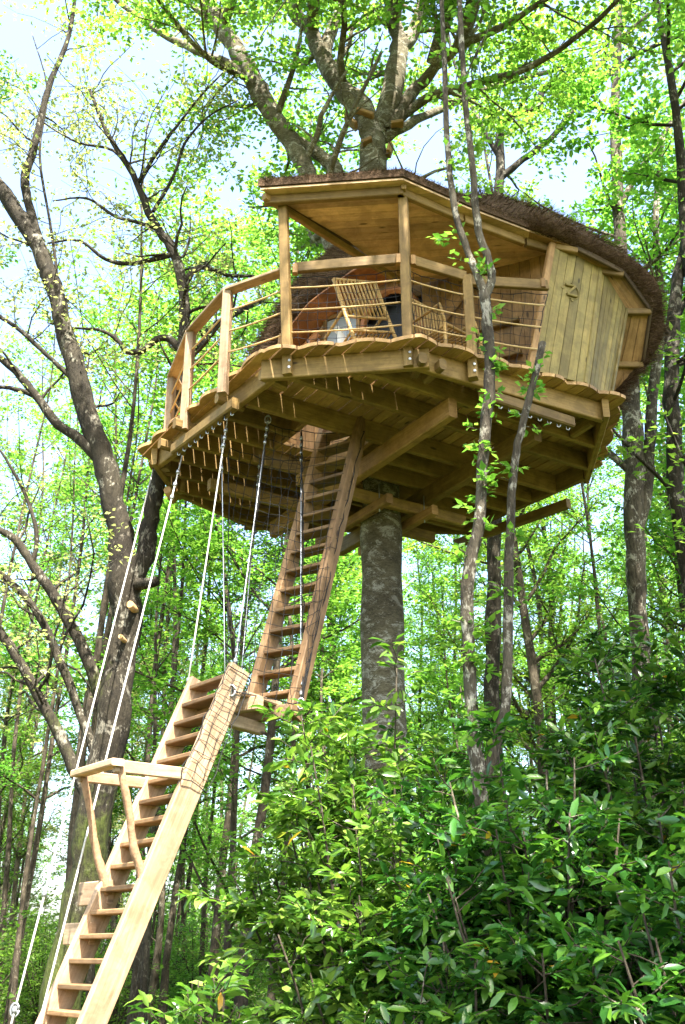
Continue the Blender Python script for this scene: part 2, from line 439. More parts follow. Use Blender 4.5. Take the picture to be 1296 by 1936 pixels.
LIGHT_GAPS = ((7.2, -2.6, -.95, 8.3, 11.2, .95), (2.0, -2.5, -.95, 6.5, 8.8, .95), (3.0, -.9, .85, 5.8, 8.4, .96), (1.5, -1.4, -.4, 5.6, 6.8, .95), (2.6, 1.0, 1.7, 5.6, 6.8, .7), (3.4, 2.2, 2.8, 7.4, 8.6, .7))
def light_gaps(rng, pos, ok):
    """openings in the crowns towards the light: over the left terrace, the lower ladder and the nearest laurel"""
    for zz, x0, x1, y0, y1, pr in LIGHT_GAPS:
        kx = pos[:, 0] - (pos[:, 2] - zz) * to_sun.x / to_sun.z; ky = pos[:, 1] - (pos[:, 2] - zz) * to_sun.y / to_sun.z
        ok = ok & ~((kx > x0) & (kx < x1) & (ky > y0) & (ky < y1) & (rng.random(len(pos)) < pr))
    return ok
def finish_plant(name, base, label, cat, group, tubes, cloud, rng, bmat, lmat, tmpl=LEAF_T, stem="trunk"):
    e = empty(name, base, label, cat, group)
    link(stem, tubes.mesh(stem, base), bmat, e)
    if cloud is not None:
        link("crown", leaves_mesh("crown", rng, *cloud, tmpl, base), lmat, e)
    return e

# ---- the woodland behind: ten kinds of slender tree, copied
def wood_tree(seed, H, r0, zc, lean, fork, leafy, lm, bm, label, group, leaf=.10, low=True, Lmax=3.6, at=None):
    rng = np.random.default_rng(seed)
    n = 9; z = np.linspace(0, H, n)
    ph = rng.uniform(0, 6.28, 2)
    x = lean * z + .16 * np.sin(z * .55 + ph[0]) + rng.normal(0, .04, n); y = .14 * np.sin(z * .5 + ph[1]) + rng.normal(0, .04, n)
    x -= x[0]; y -= y[0]; z[0] = -.25
    R = r0 * .72 * (1 - .85 * (z / H)) ; R[0] *= 1.3
    T, RR = smooth_path(np.stack([x, y, z], 1), R, rng, 3, .10)
    tb = Tubes(); tb.add(T, RR, 9); main = [(T, RR)]
    if fork:
        k = int(len(T) * rng.uniform(.22, .42)); a = rng.uniform(0, 6.28)
        m = len(T) - k; s = np.linspace(0, 1, m)
        P2 = T[k:] + np.stack([np.cos(a) * 1.4 * s ** .8 * (1 + s), np.sin(a) * 1.4 * s ** .8 * (1 + s), -1.0 * s], 1)
        tb.add(P2, RR[k:] * .8, 8); main.append((P2, RR[k:] * .8))
    limbs = sprout(rng, main, 2.3, zc / H, 1.3, Lmax, .72, .24, .5, 7, .14, .006)
    if low: limbs += sprout(rng, main, 1.1, 1.6 / H, .6, 2.0, .85, .12, .22, 5, .2, .004)
    for P, R_ in limbs: tb.add(P, R_, 5)
    sub = sprout(rng, limbs, 3.4, .15, .4, 1.3, .6, .04, .5, 4, .2, .004, .35)
    for P, R_ in sub: tb.add(P, R_, 3)
    cl = leaf_cloud(rng, sub + limbs, leafy * 2.25, .17, leaf, .38)
    if at is not None: cl = tuple(c[ok] for ok in [light_gaps(rng, cl[0] + np.array((*at, 0)), np.ones(len(cl[0]), bool))] for c in cl)
    return finish_plant("woodland_tree", (0, 0, 0), label, "tree", group, tb, cl, rng, bm, lm)
SPEC = [(11, 19, .15, 4.0, .00, 0, 24, LEAF_MID, B_WOOD, "slender straight dark-barked tree"),
        (12, 21, .19, 5.0, .02, 0, 26, LEAF, B_WOOD, "tall straight bright-crowned tree"),
        (13, 17, .11, 3.0, -.04, 0, 24, LEAF_MID, B_PALE, "thin pale-barked tree"),
        (14, 20, .17, 4.5, .03, 1, 22, LEAF, B_WOOD, "forked dark-barked tree"),
        (15, 17, .11, 4.5, .05, 0, 26, LEAF_MID, B_WOOD, "thin leaning dark pole tree"),
        (16, 22, .21, 6.0, -.02, 1, 24, LEAF, B_PALE, "forked pale-barked tree"),
        (17, 14, .085, 2.0, -.06, 0, 30, LEAF, B_WOOD, "small bushy low-branched tree"),
        (18, 18, .13, 3.5, .01, 0, 15, LEAF_PALE, B_PALE, "sparse pale-leaved tree")]
SPEC.append((20, 13, .085, 8.0, .01, 0, 5, LEAF_MID, B_WOOD, "bare thin dark pole tree"))
variants = [wood_tree(*s[:9], s[9], "trees of the wood behind the treehouse", .10, s[0] not in (11, 12, 14, 15, 20)) for s in SPEC]
rng = np.random.default_rng(5)
spots = []
Yc = 14.5
while Yc < 74:
    half = .40 * Yc + 5
    xs = np.arange(-half, half, 2.35 + Yc * .05)
    for x in xs: spots.append((x + rng.uniform(-1.0, 1.0), Yc + rng.uniform(-1.2, 1.2)))
    Yc += 3.3 + Yc * .03
used = set()
def where(x, y):
    px = 648 + 1950 * x / y
    for lim, ph in ((130, "behind the forked tree's bare limbs"), (420, "behind the lower ladder"), (680, "behind the upper ladder"), (860, "past the great trunk"), (1110, "behind the forked sapling")):
        if px < lim: break
    else: ph = "around the blotched tree"
    return ph + (", at the wood's near edge" if y < 21 else ", deeper in the wood" if y < 38 else ", far back in the wood")
def place_variant(k, x, y, rz, s):
    o = variants[k] if k not in used else copy_tree(variants[k])
    used.add(k)
    o["label"] = SPEC[k][9] + " " + where(x, y)
    o.location = (x, y, gz(x, y) - .02); o.rotation_euler = (0, 0, rz); o.scale = (s, s, s * float(rng.uniform(.92, 1.1)))
    return o
for x, y in spots:
    if y < 19 and -6.5 < x < -1.0 and rng.random() < .45: continue      # the light gap beside the big forked tree
    if y < 32 and abs(x / y - .0405) < .055 - .0009 * y: continue      # nothing close behind the great trunk
    left = x < -.12 * y
    k = int(rng.choice(8, p=[.15, .09, .13, .10, .16, .05, .14, .18] if left else [.18, .12, .11, .12, .20, .05, .20, .02]))
    place_variant(k, x, y, rng.uniform(0, 6.28), rng.uniform(.85, 1.12))

for i in range(56):                       # thin poles between them
    y = 14 + 24 * rng.random(); x = rng.uniform(-.38 * y, .42 * y)
    if y < 32 and abs(x / y - .0405) < .05 - .0009 * y: continue
    place_variant(8 if rng.random() < .75 else 4, x, y, rng.uniform(0, 6.28), rng.uniform(.85, 1.2))
# neighbours of the same wood standing round the camera, whose high crowns shade the house
HL = "tall clean-stemmed tree of the near wood with a high closed crown"; HG = "clean-stemmed trees of the near wood"
for k, (x, y) in enumerate([(3.4, 4.4), (4.6, 1.2), (3.2, -1.8)]):
    o = wood_tree(60 + k, 20, .17, 9.5, .0, 0, 60, LEAF, B_GREY, HL, HG, .11, False, 4.0, (x, y)); o.location = (x, y, gz(x, y) - .02)
high = wood_tree(19, 20, .17, 10.5, .0, 0, 48, LEAF, B_GREY, HL, HG, .10, False, 4.2)
near = [(6.2, 6.6), (7.6, 3.4), (6.4, -2.6), (4.4, -6.0), (.4, -6.4), (-4.0, -3.6), (-8.8, 4.6), (-7.6, .2), (-7.6, -4.6), (-9.2, 8.8), (-6.4, 11.4), (-3.6, -8.6),
        (9.6, 7.6), (8.4, -5.8), (10.4, .6), (-11.5, 2.5), (4.4, 10.8), (7.4, 11.5), (1.0, -10.0)]
for k, (x, y) in enumerate(near):
    o = high if k == 0 else copy_tree(high)
    o.location = (x, y, gz(x, y) - .02); o.rotation_euler = (0, 0, k * 1.3); o.scale = (1, 1, 1 - .03 * (k % 3))

# ---- understory shrubs far back
def understory(seed, h, r, label):
    rng = np.random.default_rng(seed); tb = Tubes(); stems = []
    for _ in range(9):
        a = rng.uniform(0, 6.28); q = rng.uniform(.2, 1) * r
        P = np.array([(0, 0, -.1), (math.cos(a) * q * .35, math.sin(a) * q * .35, h * .45), (math.cos(a) * q, math.sin(a) * q, h * rng.uniform(.7, 1))])
        P, R = smooth_path(P, [.022, .014, .006], rng, 3, .3); stems.append((P, R)); tb.add(P, R, 5)
    br = sprout(rng, stems, 5, .15, .4, 1.0, .75, .1, .5, 4, .25, .004, .2)
    for P, R in br: tb.add(P, R, 3)
    tw = sprout(rng, br, 3, .2, .2, .5, .7, 0, .5, 3, .2, .003, .3)
    return finish_plant("understory_shrub", (0, 0, 0), label, "shrub", "understory shrubs on the forest floor", tb, leaf_cloud(rng, br + tw, 26, .16, .085, .6), rng, B_WOOD, SHRUB, stem="stems")
us = [understory(31, 2.6, 1.3, "leafy green understory shrub with upright stems on the forest floor"), understory(32, 1.5, 1.2, "low spreading understory shrub hugging the forest floor")]
first = [True, True]
for i in range(190):
    y = rng.uniform(15, 60) if i < 120 else rng.uniform(42, 80); x = rng.uniform(-.42 * y - 3, .42 * y + 3); k = int(rng.random() < .5)
    if y < 20 and -5 < x < 0: continue
    o = us[k] if first[k] else copy_tree(us[k]); first[k] = False
    o["label"] = ("upright leafy understory shrub ", "low spreading understory shrub ")[k] + where(x, y)
    s = rng.uniform(.8, 1.4) * (1.9 if i >= 120 else 1); o.location = (x, y, gz(x, y) - .02); o.rotation_euler = (0, 0, rng.uniform(0, 6.28)); o.scale = (s, s, s * .9)

# ---- ground plants nobody could count
def ground_cover():
    rng = np.random.default_rng(9); n = 42000
    y = 9 + 50 * rng.random(n) ** .8; x = rng.uniform(-1, 1, n) * (.42 * y + 3)
    z = np.array([gz(a, b) for a, b in zip(x, y)]) + rng.uniform(0, .10, n)
    N = np.array((0, 0, 1.0)) + rng.normal(0, .9, (n, 3))
    me = leaves_mesh("ground_cover", rng, np.stack([x, y, z], 1), rng.normal(0, 1, (n, 3)) + (0, 0, .8), N, rng.uniform(.06, .2, n), LEAF_T)
    tag(link("ground_cover", me, SHRUB), "low green ground plants carpeting the forest floor", "ground cover", kind="stuff")
ground_cover()

# ---- trees drawn from the photograph, each at its own depth
def px_path(Y, pts, rng, per=4, wob=.12):
    """pts (px, py, width px[, depth])"""
    P = []; R = []
    for q in pts:
        yy = q[3] if len(q) > 3 else Y
        P.append(atY(q[0], q[1], yy)); R.append(wpx(q[0], q[1], yy, q[2]))
    return smooth_path(P, R, rng, per, wob)
def root(P, R, x=None, y=None, flare=1.35, lean=(0, 0)):
    b = P[0]; z = b[2]
    g = np.array([b[0] + lean[0], b[1] + lean[1], -.25]); m = (b * .45 + g * .55); m2 = b * .1 + g * .9
    return np.vstack([g, m2, m, P]), np.concatenate([[R[0] * flare * 1.25, R[0] * flare, R[0] * 1.08], R])

def host_tree():
    rng = np.random.default_rng(21); Y = 10.8; tb = Tubes()
    base = np.array((.438, Y, 0.0))
    z = [-.3, .15, .8, 2, 3.9, 6.4, 8.2, 9.6, 10.9, 11.7]
    r = [.40, .31, .262, .245, .235, .222, .215, .20, .185, .175]
    x = [.438, .438, .438, .438, .438, .438, .44, .43, .40, .42]
    T, RT = smooth_path(np.stack([x, [Y] * 10, z], 1), r, rng, 5, .045); tb.add(T, RT, 18)
    f = lambda pts: px_path(Y, [(q[0], q[1], q[2] * .9, *q[3:]) for q in pts], rng)
    main = []
    H1 = smooth_path([(.42, Y, 7.4)] + [atY(a, b, Y) for a, b, c in ((676, 560, 0), (640, 480, 0), (598, 380, 0), (575, 310, 0), (540, 250, 0), (500, 190, 0), (480, 150, 0), (450, 100, 0), (420, 50, 0), (385, -5, 0), (350, -80, 0), (330, -170, 0))],
                     [.13, .13, .13, .125, .115, .125, .13, .135, .125, .115, .105, .085, .05], rng, 4, .12)
    main.append(H1)
    main.append(f([(642, 360, 36), (632, 318, 32), (600, 288, 26), (560, 262, 20), (530, 225, 14)]))
    main.append(f([(705, 262, 46), (690, 215, 50), (645, 165, 42), (612, 110, 36), (590, 60, 32), (556, 20, 28), (535, -60, 24), (520, -140, 14)]))
    main.append(f([(618, 120, 28), (616, 85, 28), (640, 30, 24), (655, -40, 18), (660, -120, 12)]))
    main.append(f([(712, 262, 50), (735, 195, 46), (746, 140, 44), (757, 90, 40), (746, 40, 28), (735, -20, 24), (715, -110, 14)]))
    main.append(f([(752, 105, 32), (785, 52, 28), (805, -10, 26), (830, -100, 16)]))
    main.append(f([(735, 250, 34), (765, 195, 28), (800, 155, 24), (860, 95, 20, 10.3), (960, 45, 15, 9.6), (1060, -20, 10, 9.0)]))
    main.append(f([(735, 255, 24), (790, 195, 19), (890, 160, 16, 10.4), (1000, 128, 14, 9.8), (1110, 55, 11, 9.2), (1180, -10, 8, 8.8)]))
    main.append(f([(720, 265, 26), (772, 235, 20), (835, 205, 16, 11.3), (930, 165, 12, 11.8), (1060, 130, 9, 12.2)]))
    main.append(f([(480, 150, 22), (430, 120, 18), (370, 95, 16), (300, 60, 13), (215, -5, 10), (160, -60, 7)]))
    main.append(f([(500, 188, 16), (470, 150, 14), (400, 115, 12, 10.3), (330, 40, 10, 9.9), (280, -30, 8, 9.4)]))
    main.append(f([(556, 20, 20), (600, -60, 18, 9.6), (640, -200, 14, 8.0), (660, -420, 9, 6.8)]))
    main.append(f([(746, 40, 22), (780, -80, 18, 9.5), (840, -260, 12, 7.8), (880, -520, 8, 6.6)]))
    main.append(f([(420, 50, 22), (470, -80, 17, 9.6), (520, -260, 12, 8.0), (560, -520, 8, 6.8)]))
    # limbs reaching forward over the clearing, off the upper limbs
    fwd = []
    for Q in ([atY(590, 60, Y), (-.2, 8.9, 14.3), (.6, 6.6, 15.0), (1.2, 4.0, 15.4)], [atY(805, -10, Y), (1.5, 9.0, 14.8), (2.0, 6.4, 15.4), (2.5, 3.4, 15.9)],
              [atY(746, 40, Y), (.8, 8.9, 14.5), (1.3, 5.6, 15.2), (1.9, 2.2, 15.8)], [atY(870, 90, 10.2), (2.2, 8.6, 13.9), (3.4, 6.9, 14.6), (4.4, 5.2, 15.0)], [atY(820, 120, 10.6), (1.8, 8.8, 13.8), (2.8, 7.0, 14.5), (3.4, 4.8, 14.9)]):
        fwd.append(smooth_path(Q, [.10, .08, .055, .03], rng, 4, .12))
    main += fwd
    for P, R in main: tb.add(P, R, 10)
    thick = main
    limbs = sprout(rng, thick, 1.9, .22, .9, 2.8, .7, .14, .42, 7, .17, .007, .1)
    limbs += sprout(rng, fwd, 2.6, .2, .9, 2.4, .75, .05, .42, 7, .17, .007, .15)
    for P, R in limbs: tb.add(P, R, 6)
    sub = sprout(rng, limbs, 3.6, .15, .4, 1.2, .65, .04, .5, 5, .2, .004, .35)
    for P, R in sub: tb.add(P, R, 4)
    sub2 = sprout(rng, sub, 2.0, .3, .25, .6, .6, 0, .5, 4, .2, .003, .45)
    cl = leaf_cloud(rng, sub + sub2 + limbs, 52, .18, .085)
    pos = cl[0]
    # the crown stays clear of the roof
    ok = (pos[:, 2] > 10.4) | (pos[:, 1] > 13)
    ok = light_gaps(rng, pos, ok)
    # the crotch stands clear of leaves on the open side
    ok &= ~((pos[:, 1] < 10.9) & (np.abs(pos[:, 0] - .42 * pos[:, 1] / 10.8) < .085 * pos[:, 1]) & (pos[:, 2] < 1.6 + 1.12 * pos[:, 1]))
    cl = tuple(c[ok] for c in cl)
    finish_plant("beech_tree", base, "great smooth-barked tree rising through the platform and thatched roof", "tree", None, tb, cl, rng, B_BEECH, LEAF)
host_tree()

def left_tree():
    rng = np.random.default_rng(22); Y = 10.6; tb = Tubes(); main = []
    f = lambda pts: px_path(Y, [(q[0], q[1], q[2] * .64, *q[3:]) for q in pts], rng, 4, .10)
    P, R = f([(112, 1936, 132), (152, 1700, 112), (190, 1500, 104), (214, 1350, 98), (234, 1200, 88), (240, 1110, 90), (226, 1010, 74), (210, 930, 68), (190, 850, 64), (152, 740, 58), (122, 620, 52), (102, 540, 50), (62, 450, 46), (22, 385, 46), (-35, 300, 40), (-90, 180, 28), (-130, 60, 16)])
    P, R = root(P, R, lean=(-.18, 0)); tb.add(P, R, 16); base = np.array((P[0][0], Y, 0)); main.append((P[18:], R[18:]))
    main.append(f([(240, 1140, 60), (272, 1050, 54), (284, 980, 50), (300, 905, 46), (326, 790, 38), (348, 640, 34), (345, 540, 32), (325, 470, 28), (290, 420, 24), (252, 330, 18), (205, 255, 13), (170, 170, 9)]))
    main.append(f([(100, 540, 30), (58, 400, 27), (48, 340, 25), (62, 290, 24), (78, 220, 22), (98, 150, 18), (130, 70, 14), (145, -20, 10), (165, -120, 6)]))
    main.append(f([(190, 870, 40), (150, 832, 32), (108, 800, 29), (70, 748, 26), (30, 702, 22), (-30, 655, 18), (-110, 600, 10)]))
    main.append(f([(80, 755, 16), (40, 738, 14), (-10, 732, 12), (-90, 745, 8)]))
    main.append(f([(158, 735, 20), (120, 700, 15), (90, 672, 14), (40, 625, 13), (-10, 590, 11), (-80, 520, 7)]))
    main.append(f([(206, 1400, 46), (182, 1290, 38), (140, 1190, 34), (98, 1120, 31), (62, 1068, 28), (28, 1020, 24), (-20, 990, 20), (-90, 940, 12)]))
    main.append(f([(62, 1068, 15), (70, 1010, 13), (50, 940, 11), (25, 890, 9), (0, 850, 7)]))
    main.append(f([(172, 1520, 44), (132, 1430, 36), (84, 1335, 32), (30, 1240, 29), (-20, 1165, 26), (-90, 1070, 16)]))
    main.append(f([(178, 1420, 30), (145, 1330, 26), (108, 1235, 25), (72, 1160, 23), (20, 1100, 20), (-30, 1065, 16), (-100, 1010, 9)]))
    main.append(f([(342, 660, 24), (322, 641, 22), (298, 641, 20), (268, 664, 18), (240, 664, 16), (221, 641, 14), (190, 624, 10), (140, 620, 7), (90, 610, 4)]))
    main.append(f([(350, 640, 26), (378, 655, 22, 10.9), (400, 620, 20, 11.2), (450, 590, 18, 11.6), (500, 565, 14, 12.0)]))
    main.append(f([(345, 535, 20), (380, 505, 15), (430, 520, 12, 11.0), (480, 522, 9, 11.3)]))
    main.append(f([(330, 480, 18), (250, 498, 14), (200, 490, 11), (150, 455, 8), (90, 460, 5)]))
    main.append(f([(325, 465, 16), (290, 430, 12), (220, 410, 10), (165, 375, 7), (100, 380, 4)]))
    main.append(f([(262, 345, 13), (300, 285, 11), (345, 225, 8), (390, 170, 6), (430, 130, 4)]))
    main.append(f([(290, 400, 12), (330, 330, 10), (350, 270, 8), (395, 220, 6), (450, 190, 4)]))
    main.append(f([(255, 335, 11), (215, 285, 9), (150, 270, 7), (95, 240, 5), (40, 200, 4)]))
    main.append(f([(150, 715, 14), (110, 640, 10), (108, 520, 9), (95, 420, 8), (75, 290, 7), (90, 170, 5), (60, 60, 3)]))
    for P, R in main: tb.add(P, R, 10)
    # pruned stub and sawn scars
    tb.add(*smooth_path([atY(262, 1105, 10.5), atY(285, 1102, 10.35), atY(297, 1098, 10.3)], [.07, .06, .055], rng, 2), 8)
    limbs = sprout(rng, main[1:], 3.6, .36, .5, 1.9, .65, .12, .4, 7, .22, .005)
    limbs += sprout(rng, main[:1], 2.4, .3, .5, 1.7, .7, .15, .2, 7, .2, .005)
    for P, R in limbs: tb.add(P, R, 5)
    sub = sprout(rng, limbs, 4.0, .12, .25, 1.0, .6, .06, .5, 5, .22, .003, .1)
    for P, R in sub: tb.add(P, R, 3)
    cl = leaf_cloud(rng, sub + limbs, 30, .13, .062, .6)
    ok = cl[0][:, 2] > 3.0
    cl = tuple(c[ok] for c in cl)
    e = finish_plant("forked_tree", base, "big forked tree with mossy leaning trunk and crooked bare limbs beside the ladder", "tree", None, tb, cl, rng, B_GREY, LEAF_PALE)
    for px, py, w, d in ((246, 1142, 14, 10.33), (228, 1203, 9, 10.33), (317, 926, 15, 10.40)):
        p = atY(px, py, d); r_ = wpx(px, py, d, w); q = p + np.array((.03, .25, -.02))
        MB().tube([q, p], r_, 12).build("sawn_scar", CUT, e)
left_tree()

def fork_sapling():
    rng = np.random.default_rng(23); Y = 6.9; tb = Tubes()
    f = lambda pts: px_path(Y, [(q[0], q[1], q[2] * .80) for q in pts], rng, 4, .09)
    A = f([(907, 1475, 40), (893, 1350, 32), (886, 1200, 31), (886, 1080, 33), (904, 1000, 30), (915, 850, 26), (926, 720, 27), (922, 610, 25), (915, 552, 24)])
    A = root(*A); tb.add(*A, 10); base = np.array((A[0][0][0], Y, 0))
    Bb = f([(905, 1500, 30), (934, 1425, 27), (956, 1320, 25), (961, 1180, 24), (965, 1000, 22), (973, 880, 20), (990, 800, 18), (1010, 720, 16), (1027, 648, 15)])
    Ca = f([(918, 560, 20), (893, 495, 18), (866, 420, 16), (851, 330, 15), (843, 200, 14), (840, 100, 12), (835, 0, 11), (828, -110, 8)])
    Cb = f([(918, 565, 20), (930, 515, 19), (906, 440, 18), (896, 340, 16), (881, 200, 15), (873, 80, 13), (868, -10, 11), (860, -120, 8)])
    for q in (Bb, Ca, Cb): tb.add(*q, 9)
    # short leafy shoots along the stems
    sh = sprout(rng, [A], 20.0, .26, .08, .26, .85, .2, .12, 4, .2, .0025) + sprout(rng, [Bb], 10.0, .35, .06, .2, .85, .2, .12, 4, .2, .0025) + sprout(rng, [Ca, Cb], 3.6, .02, .08, .3, .85, .2, .14, 4, .2, .0025)
    for P, R in sh: tb.add(P, R, 4)
    br = sprout(rng, [Ca, Cb], 1.0, .55, .4, 1.0, .75, .2, .4, 6, .18, .004)
    for P, R in br: tb.add(P, R, 5)
    cl = leaf_cloud(rng, sh, 60, .045, .07, .55)
    c2 = leaf_cloud(rng, br, 16, .10, .07, .5)
    cl = tuple(np.concatenate([a, b]) for a, b in zip(cl, c2))
    finish_plant("forked_sapling", base, "thin sapling forked low in two lichened stems in front of the treehouse", "sapling", None, tb, cl, rng, B_SAP, LEAF)
fork_sapling()

def side_tree(name, label, seed, Y, stems, bm, per=1.2, dens=34, leaf=.09, t0=.35, lm=LEAF):
    rng = np.random.default_rng(seed); tb = Tubes(); main = []
    for k, pts in enumerate(stems):
        P, R = px_path(Y, [(q[0], q[1], q[2] * .85) for q in pts], rng, 4, .10)
        if k == 0: P, R = root(P, R); base = np.array((P[0][0], Y, 0))
        tb.add(P, R, 11); main.append((P, R))
    limbs = sprout(rng, main, per, t0, .8, 2.6, .75, .2, .4, 6, .16, .006)
    for P, R in limbs: tb.add(P, R, 5)
    sub = sprout(rng, limbs, 2.6, .2, .35, 1.1, .65, .04, .5, 4, .2, .004, .3)
    for P, R in sub: tb.add(P, R, 4)
    finish_plant(name, base, label, "tree", None, tb, leaf_cloud(rng, sub + limbs, dens, .18, leaf), rng, bm, lm)
side_tree("hornbeam_tree", "tree with wide curving limbs arching up behind the thatched roof", 41, 14.0,
          [[(930, 1330, 34), (932, 1180, 33), (934, 1000, 31), (938, 700, 27), (942, 420, 24), (946, 320, 22), (948, 235, 18), (985, 214, 16), (1018, 200, 15), (1036, 162, 15), (1130, 125, 13), (1190, 60, 11), (1250, 5, 9), (1300, -60, 6)],
           [(948, 335, 16), (990, 300, 14), (1042, 262, 13), (1090, 200, 13), (1132, 158, 12), (1200, 105, 11), (1296, 62, 9), (1380, 20, 6)],
           [(946, 300, 12), (900, 220, 9), (860, 120, 7), (840, 20, 5)]], B_GREY)
side_tree("spotted_tree", "straight stout tree with blotched pale bark standing past the thatched end of the hut", 42, 13.0,
          [[(1212, 1300, 40), (1207, 1150, 42), (1200, 1000, 46), (1198, 850, 46), (1192, 740, 42), (1182, 600, 34), (1172, 430, 28), (1164, 250, 24), (1168, 60, 18), (1175, -80, 12)],
           [(1206, 1010, 30), (1222, 930, 28), (1228, 850, 27), (1234, 750, 25), (1250, 600, 20), (1240, 420, 15), (1255, 250, 10)],
           [(1170, 400, 16), (1205, 330, 14), (1245, 270, 11), (1296, 190, 8)]], B_SAP)
side_tree("edge_tree", "smooth grey tree bending gently beyond the blotched tree", 43, 11.0,
          [[(1322, 1330, 46), (1310, 1130, 42), (1284, 960, 38), (1272, 800, 35), (1270, 640, 32), (1284, 520, 27), (1310, 400, 22), (1330, 250, 18), (1335, 80, 12)],
           [(1272, 640, 14), (1296, 570, 12), (1350, 500, 8)]], B_GREY)

# ------------------------------------------------------------------ laurel thicket
def laurel(name, x, y, r, h, n_stem, seed, label, leaf=.108, dens=76, lm=LAUREL):
    rng = np.random.default_rng(seed); tb = Tubes(); stems = []; g = gz(x, y)
    for _ in range(n_stem):
        a = rng.uniform(0, 6.28); q = math.sqrt(rng.uniform(.02, 1)) * r; hh = h * 1.16 * (1 - .45 * (q / r) ** 2) * rng.uniform(.78, 1.03)
        P = np.array([(x + math.cos(a) * .18 * r, y + math.sin(a) * .18 * r, g - .08), (x + math.cos(a) * q * .5, y + math.sin(a) * q * .5, g + hh * .5), (x + math.cos(a) * q, y + math.sin(a) * q, g + hh)])
        P, R = smooth_path(P, [.022, .014, .005], rng, 4, .6); stems.append((P, R)); tb.add(P, R, 6)
    br = sprout(rng, stems, 8.0, .08, .25, .75, .78, .12, .5, 5, .18, .004)
    for P, R in br: tb.add(P, R, 4)
    cl = leaf_cloud(rng, br, dens, .045, leaf, .5, .2)
    c2 = leaf_cloud(rng, stems, 10, .05, leaf, .6, .4)
    cl = tuple(np.concatenate([a, b]) for a, b in zip(cl, c2))
    ok = cl[0][:, 2] > g + .03; cl = tuple(c[ok] for c in cl)
    finish_plant(name, (x, y, g), label, "shrub", "laurels below the treehouse", tb, cl, rng, B_WOOD, lm, LAUREL_T, "stems")
laurel("laurel_shrub", .28, 7.5, 1.15, 3.35, 42, 51, "tall glossy laurel with sunlit leaf tips standing by the foot of the upper ladder", lm=LAUREL_YOUNG_LIT)
laurel("laurel_shrub", 1.15, 6.3, 1.05, 2.75, 42, 52, "rounded glossy laurel in front of the low fork of the sapling")
laurel("laurel_shrub", 2.15, 7.0, 1.15, 3.3, 44, 53, "dense dark laurel below the blotched tree")
laurel("laurel_shrub", 3.0, 9.2, 1.5, 4.1, 46, 54, "tallest laurel reaching up under the blotched tree", .11)
laurel("laurel_shrub", 1.5, 9.4, 1.3, 3.6, 42, 55, "shaded laurel behind the sapling, next to the great trunk", .11)
laurel("laurel_shrub", 1.75, 5.4, .9, 1.95, 30, 56, "low dark laurel at the front of the thicket")
laurel("laurel_shrub", .62, 5.7, .62, 1.5, 22, 58, "low laurel with drooping sprays in front of the tall sunlit one", .10)
laurel("laurel_sprout", -.68, 6.2, .24, 1.55, 12, 57, "small bright laurel sprouting alone beside the ladder", .105, 40, LAUREL_YOUNG_LIT)

# ------------------------------------------------------------------ treehouse
ANG = math.radians(31.5); E1 = np.array((math.cos(ANG), math.sin(ANG))); E2 = np.array((-math.sin(ANG), math.cos(ANG))); CT = np.array((.438, 10.8))
def loc2(x, y): d = np.array((x, y)) - CT; return float(d.dot(E1)), float(d.dot(E2))
def wor(a, b): p = CT + E1 * a + E2 * b; return float(p[0]), float(p[1])
RIM = [(-.62, 8.28), (.66, 8.10), (2.62, 9.12), (2.74, 10.45), (1.5, 12.1), (-1.1, 11.95), (-1.93, 10.9), (-2.03, 10.2)]
def offset(poly, d):
    out = []; n = len(poly)
    for i in range(n):
        p0, p1, p2 = (np.array(poly[k % n]) for k in (i - 1, i, i + 1))
        a = p1 - p0; a /= np.linalg.norm(a); b = p2 - p1; b /= np.linalg.norm(b)
        na = np.array((a[1], -a[0])); nb = np.array((b[1], -b[0])); m = na + nb; m /= np.linalg.norm(m)
        out.append(tuple(p1 + m * d / max(.4, m.dot(na))))
    return out
def wavy(poly, d, amp, wl, step=.04, seed=3):
    R = random.Random(seed); base = offset(poly, d); out = []; s = 0; n = len(base); ph = 0
    for i in range(n):
        p, q = np.array(base[i]), np.array(base[(i + 1) % n]); L = np.linalg.norm(q - p); t = (q - p) / L; nn = np.array((t[1], -t[0]))
        k = max(2, int(L / step))
        for j in range(k):
            u = s + L * j / k
            w = abs(math.sin(math.pi * (u / wl + .22 * math.sin(u * 2.3)))) ** .75
            out.append(tuple(p + t * (L * j / k) + nn * amp * (w * 2 - 1.2)))
        s += L
    return out
def clip(poly, nx, ny, c):
    """keep nx*x+ny*y <= c"""
    out = []; n = len(poly)
    for i in range(n):
        p, q = poly[i], poly[(i + 1) % n]; a = nx * p[0] + ny * p[1] - c; b = nx * q[0] + ny * q[1] - c
        if a <= 0: out.append(p)
        if (a < 0 < b) or (b < 0 < a):
            t = a / (a - b); out.append((p[0] + (q[0] - p[0]) * t, p[1] + (q[1] - p[1]) * t))
    return out
def area(p): return .5 * sum(p[i][0] * p[(i + 1) % len(p)][1] - p[(i + 1) % len(p)][0] * p[i][1] for i in range(len(p)))

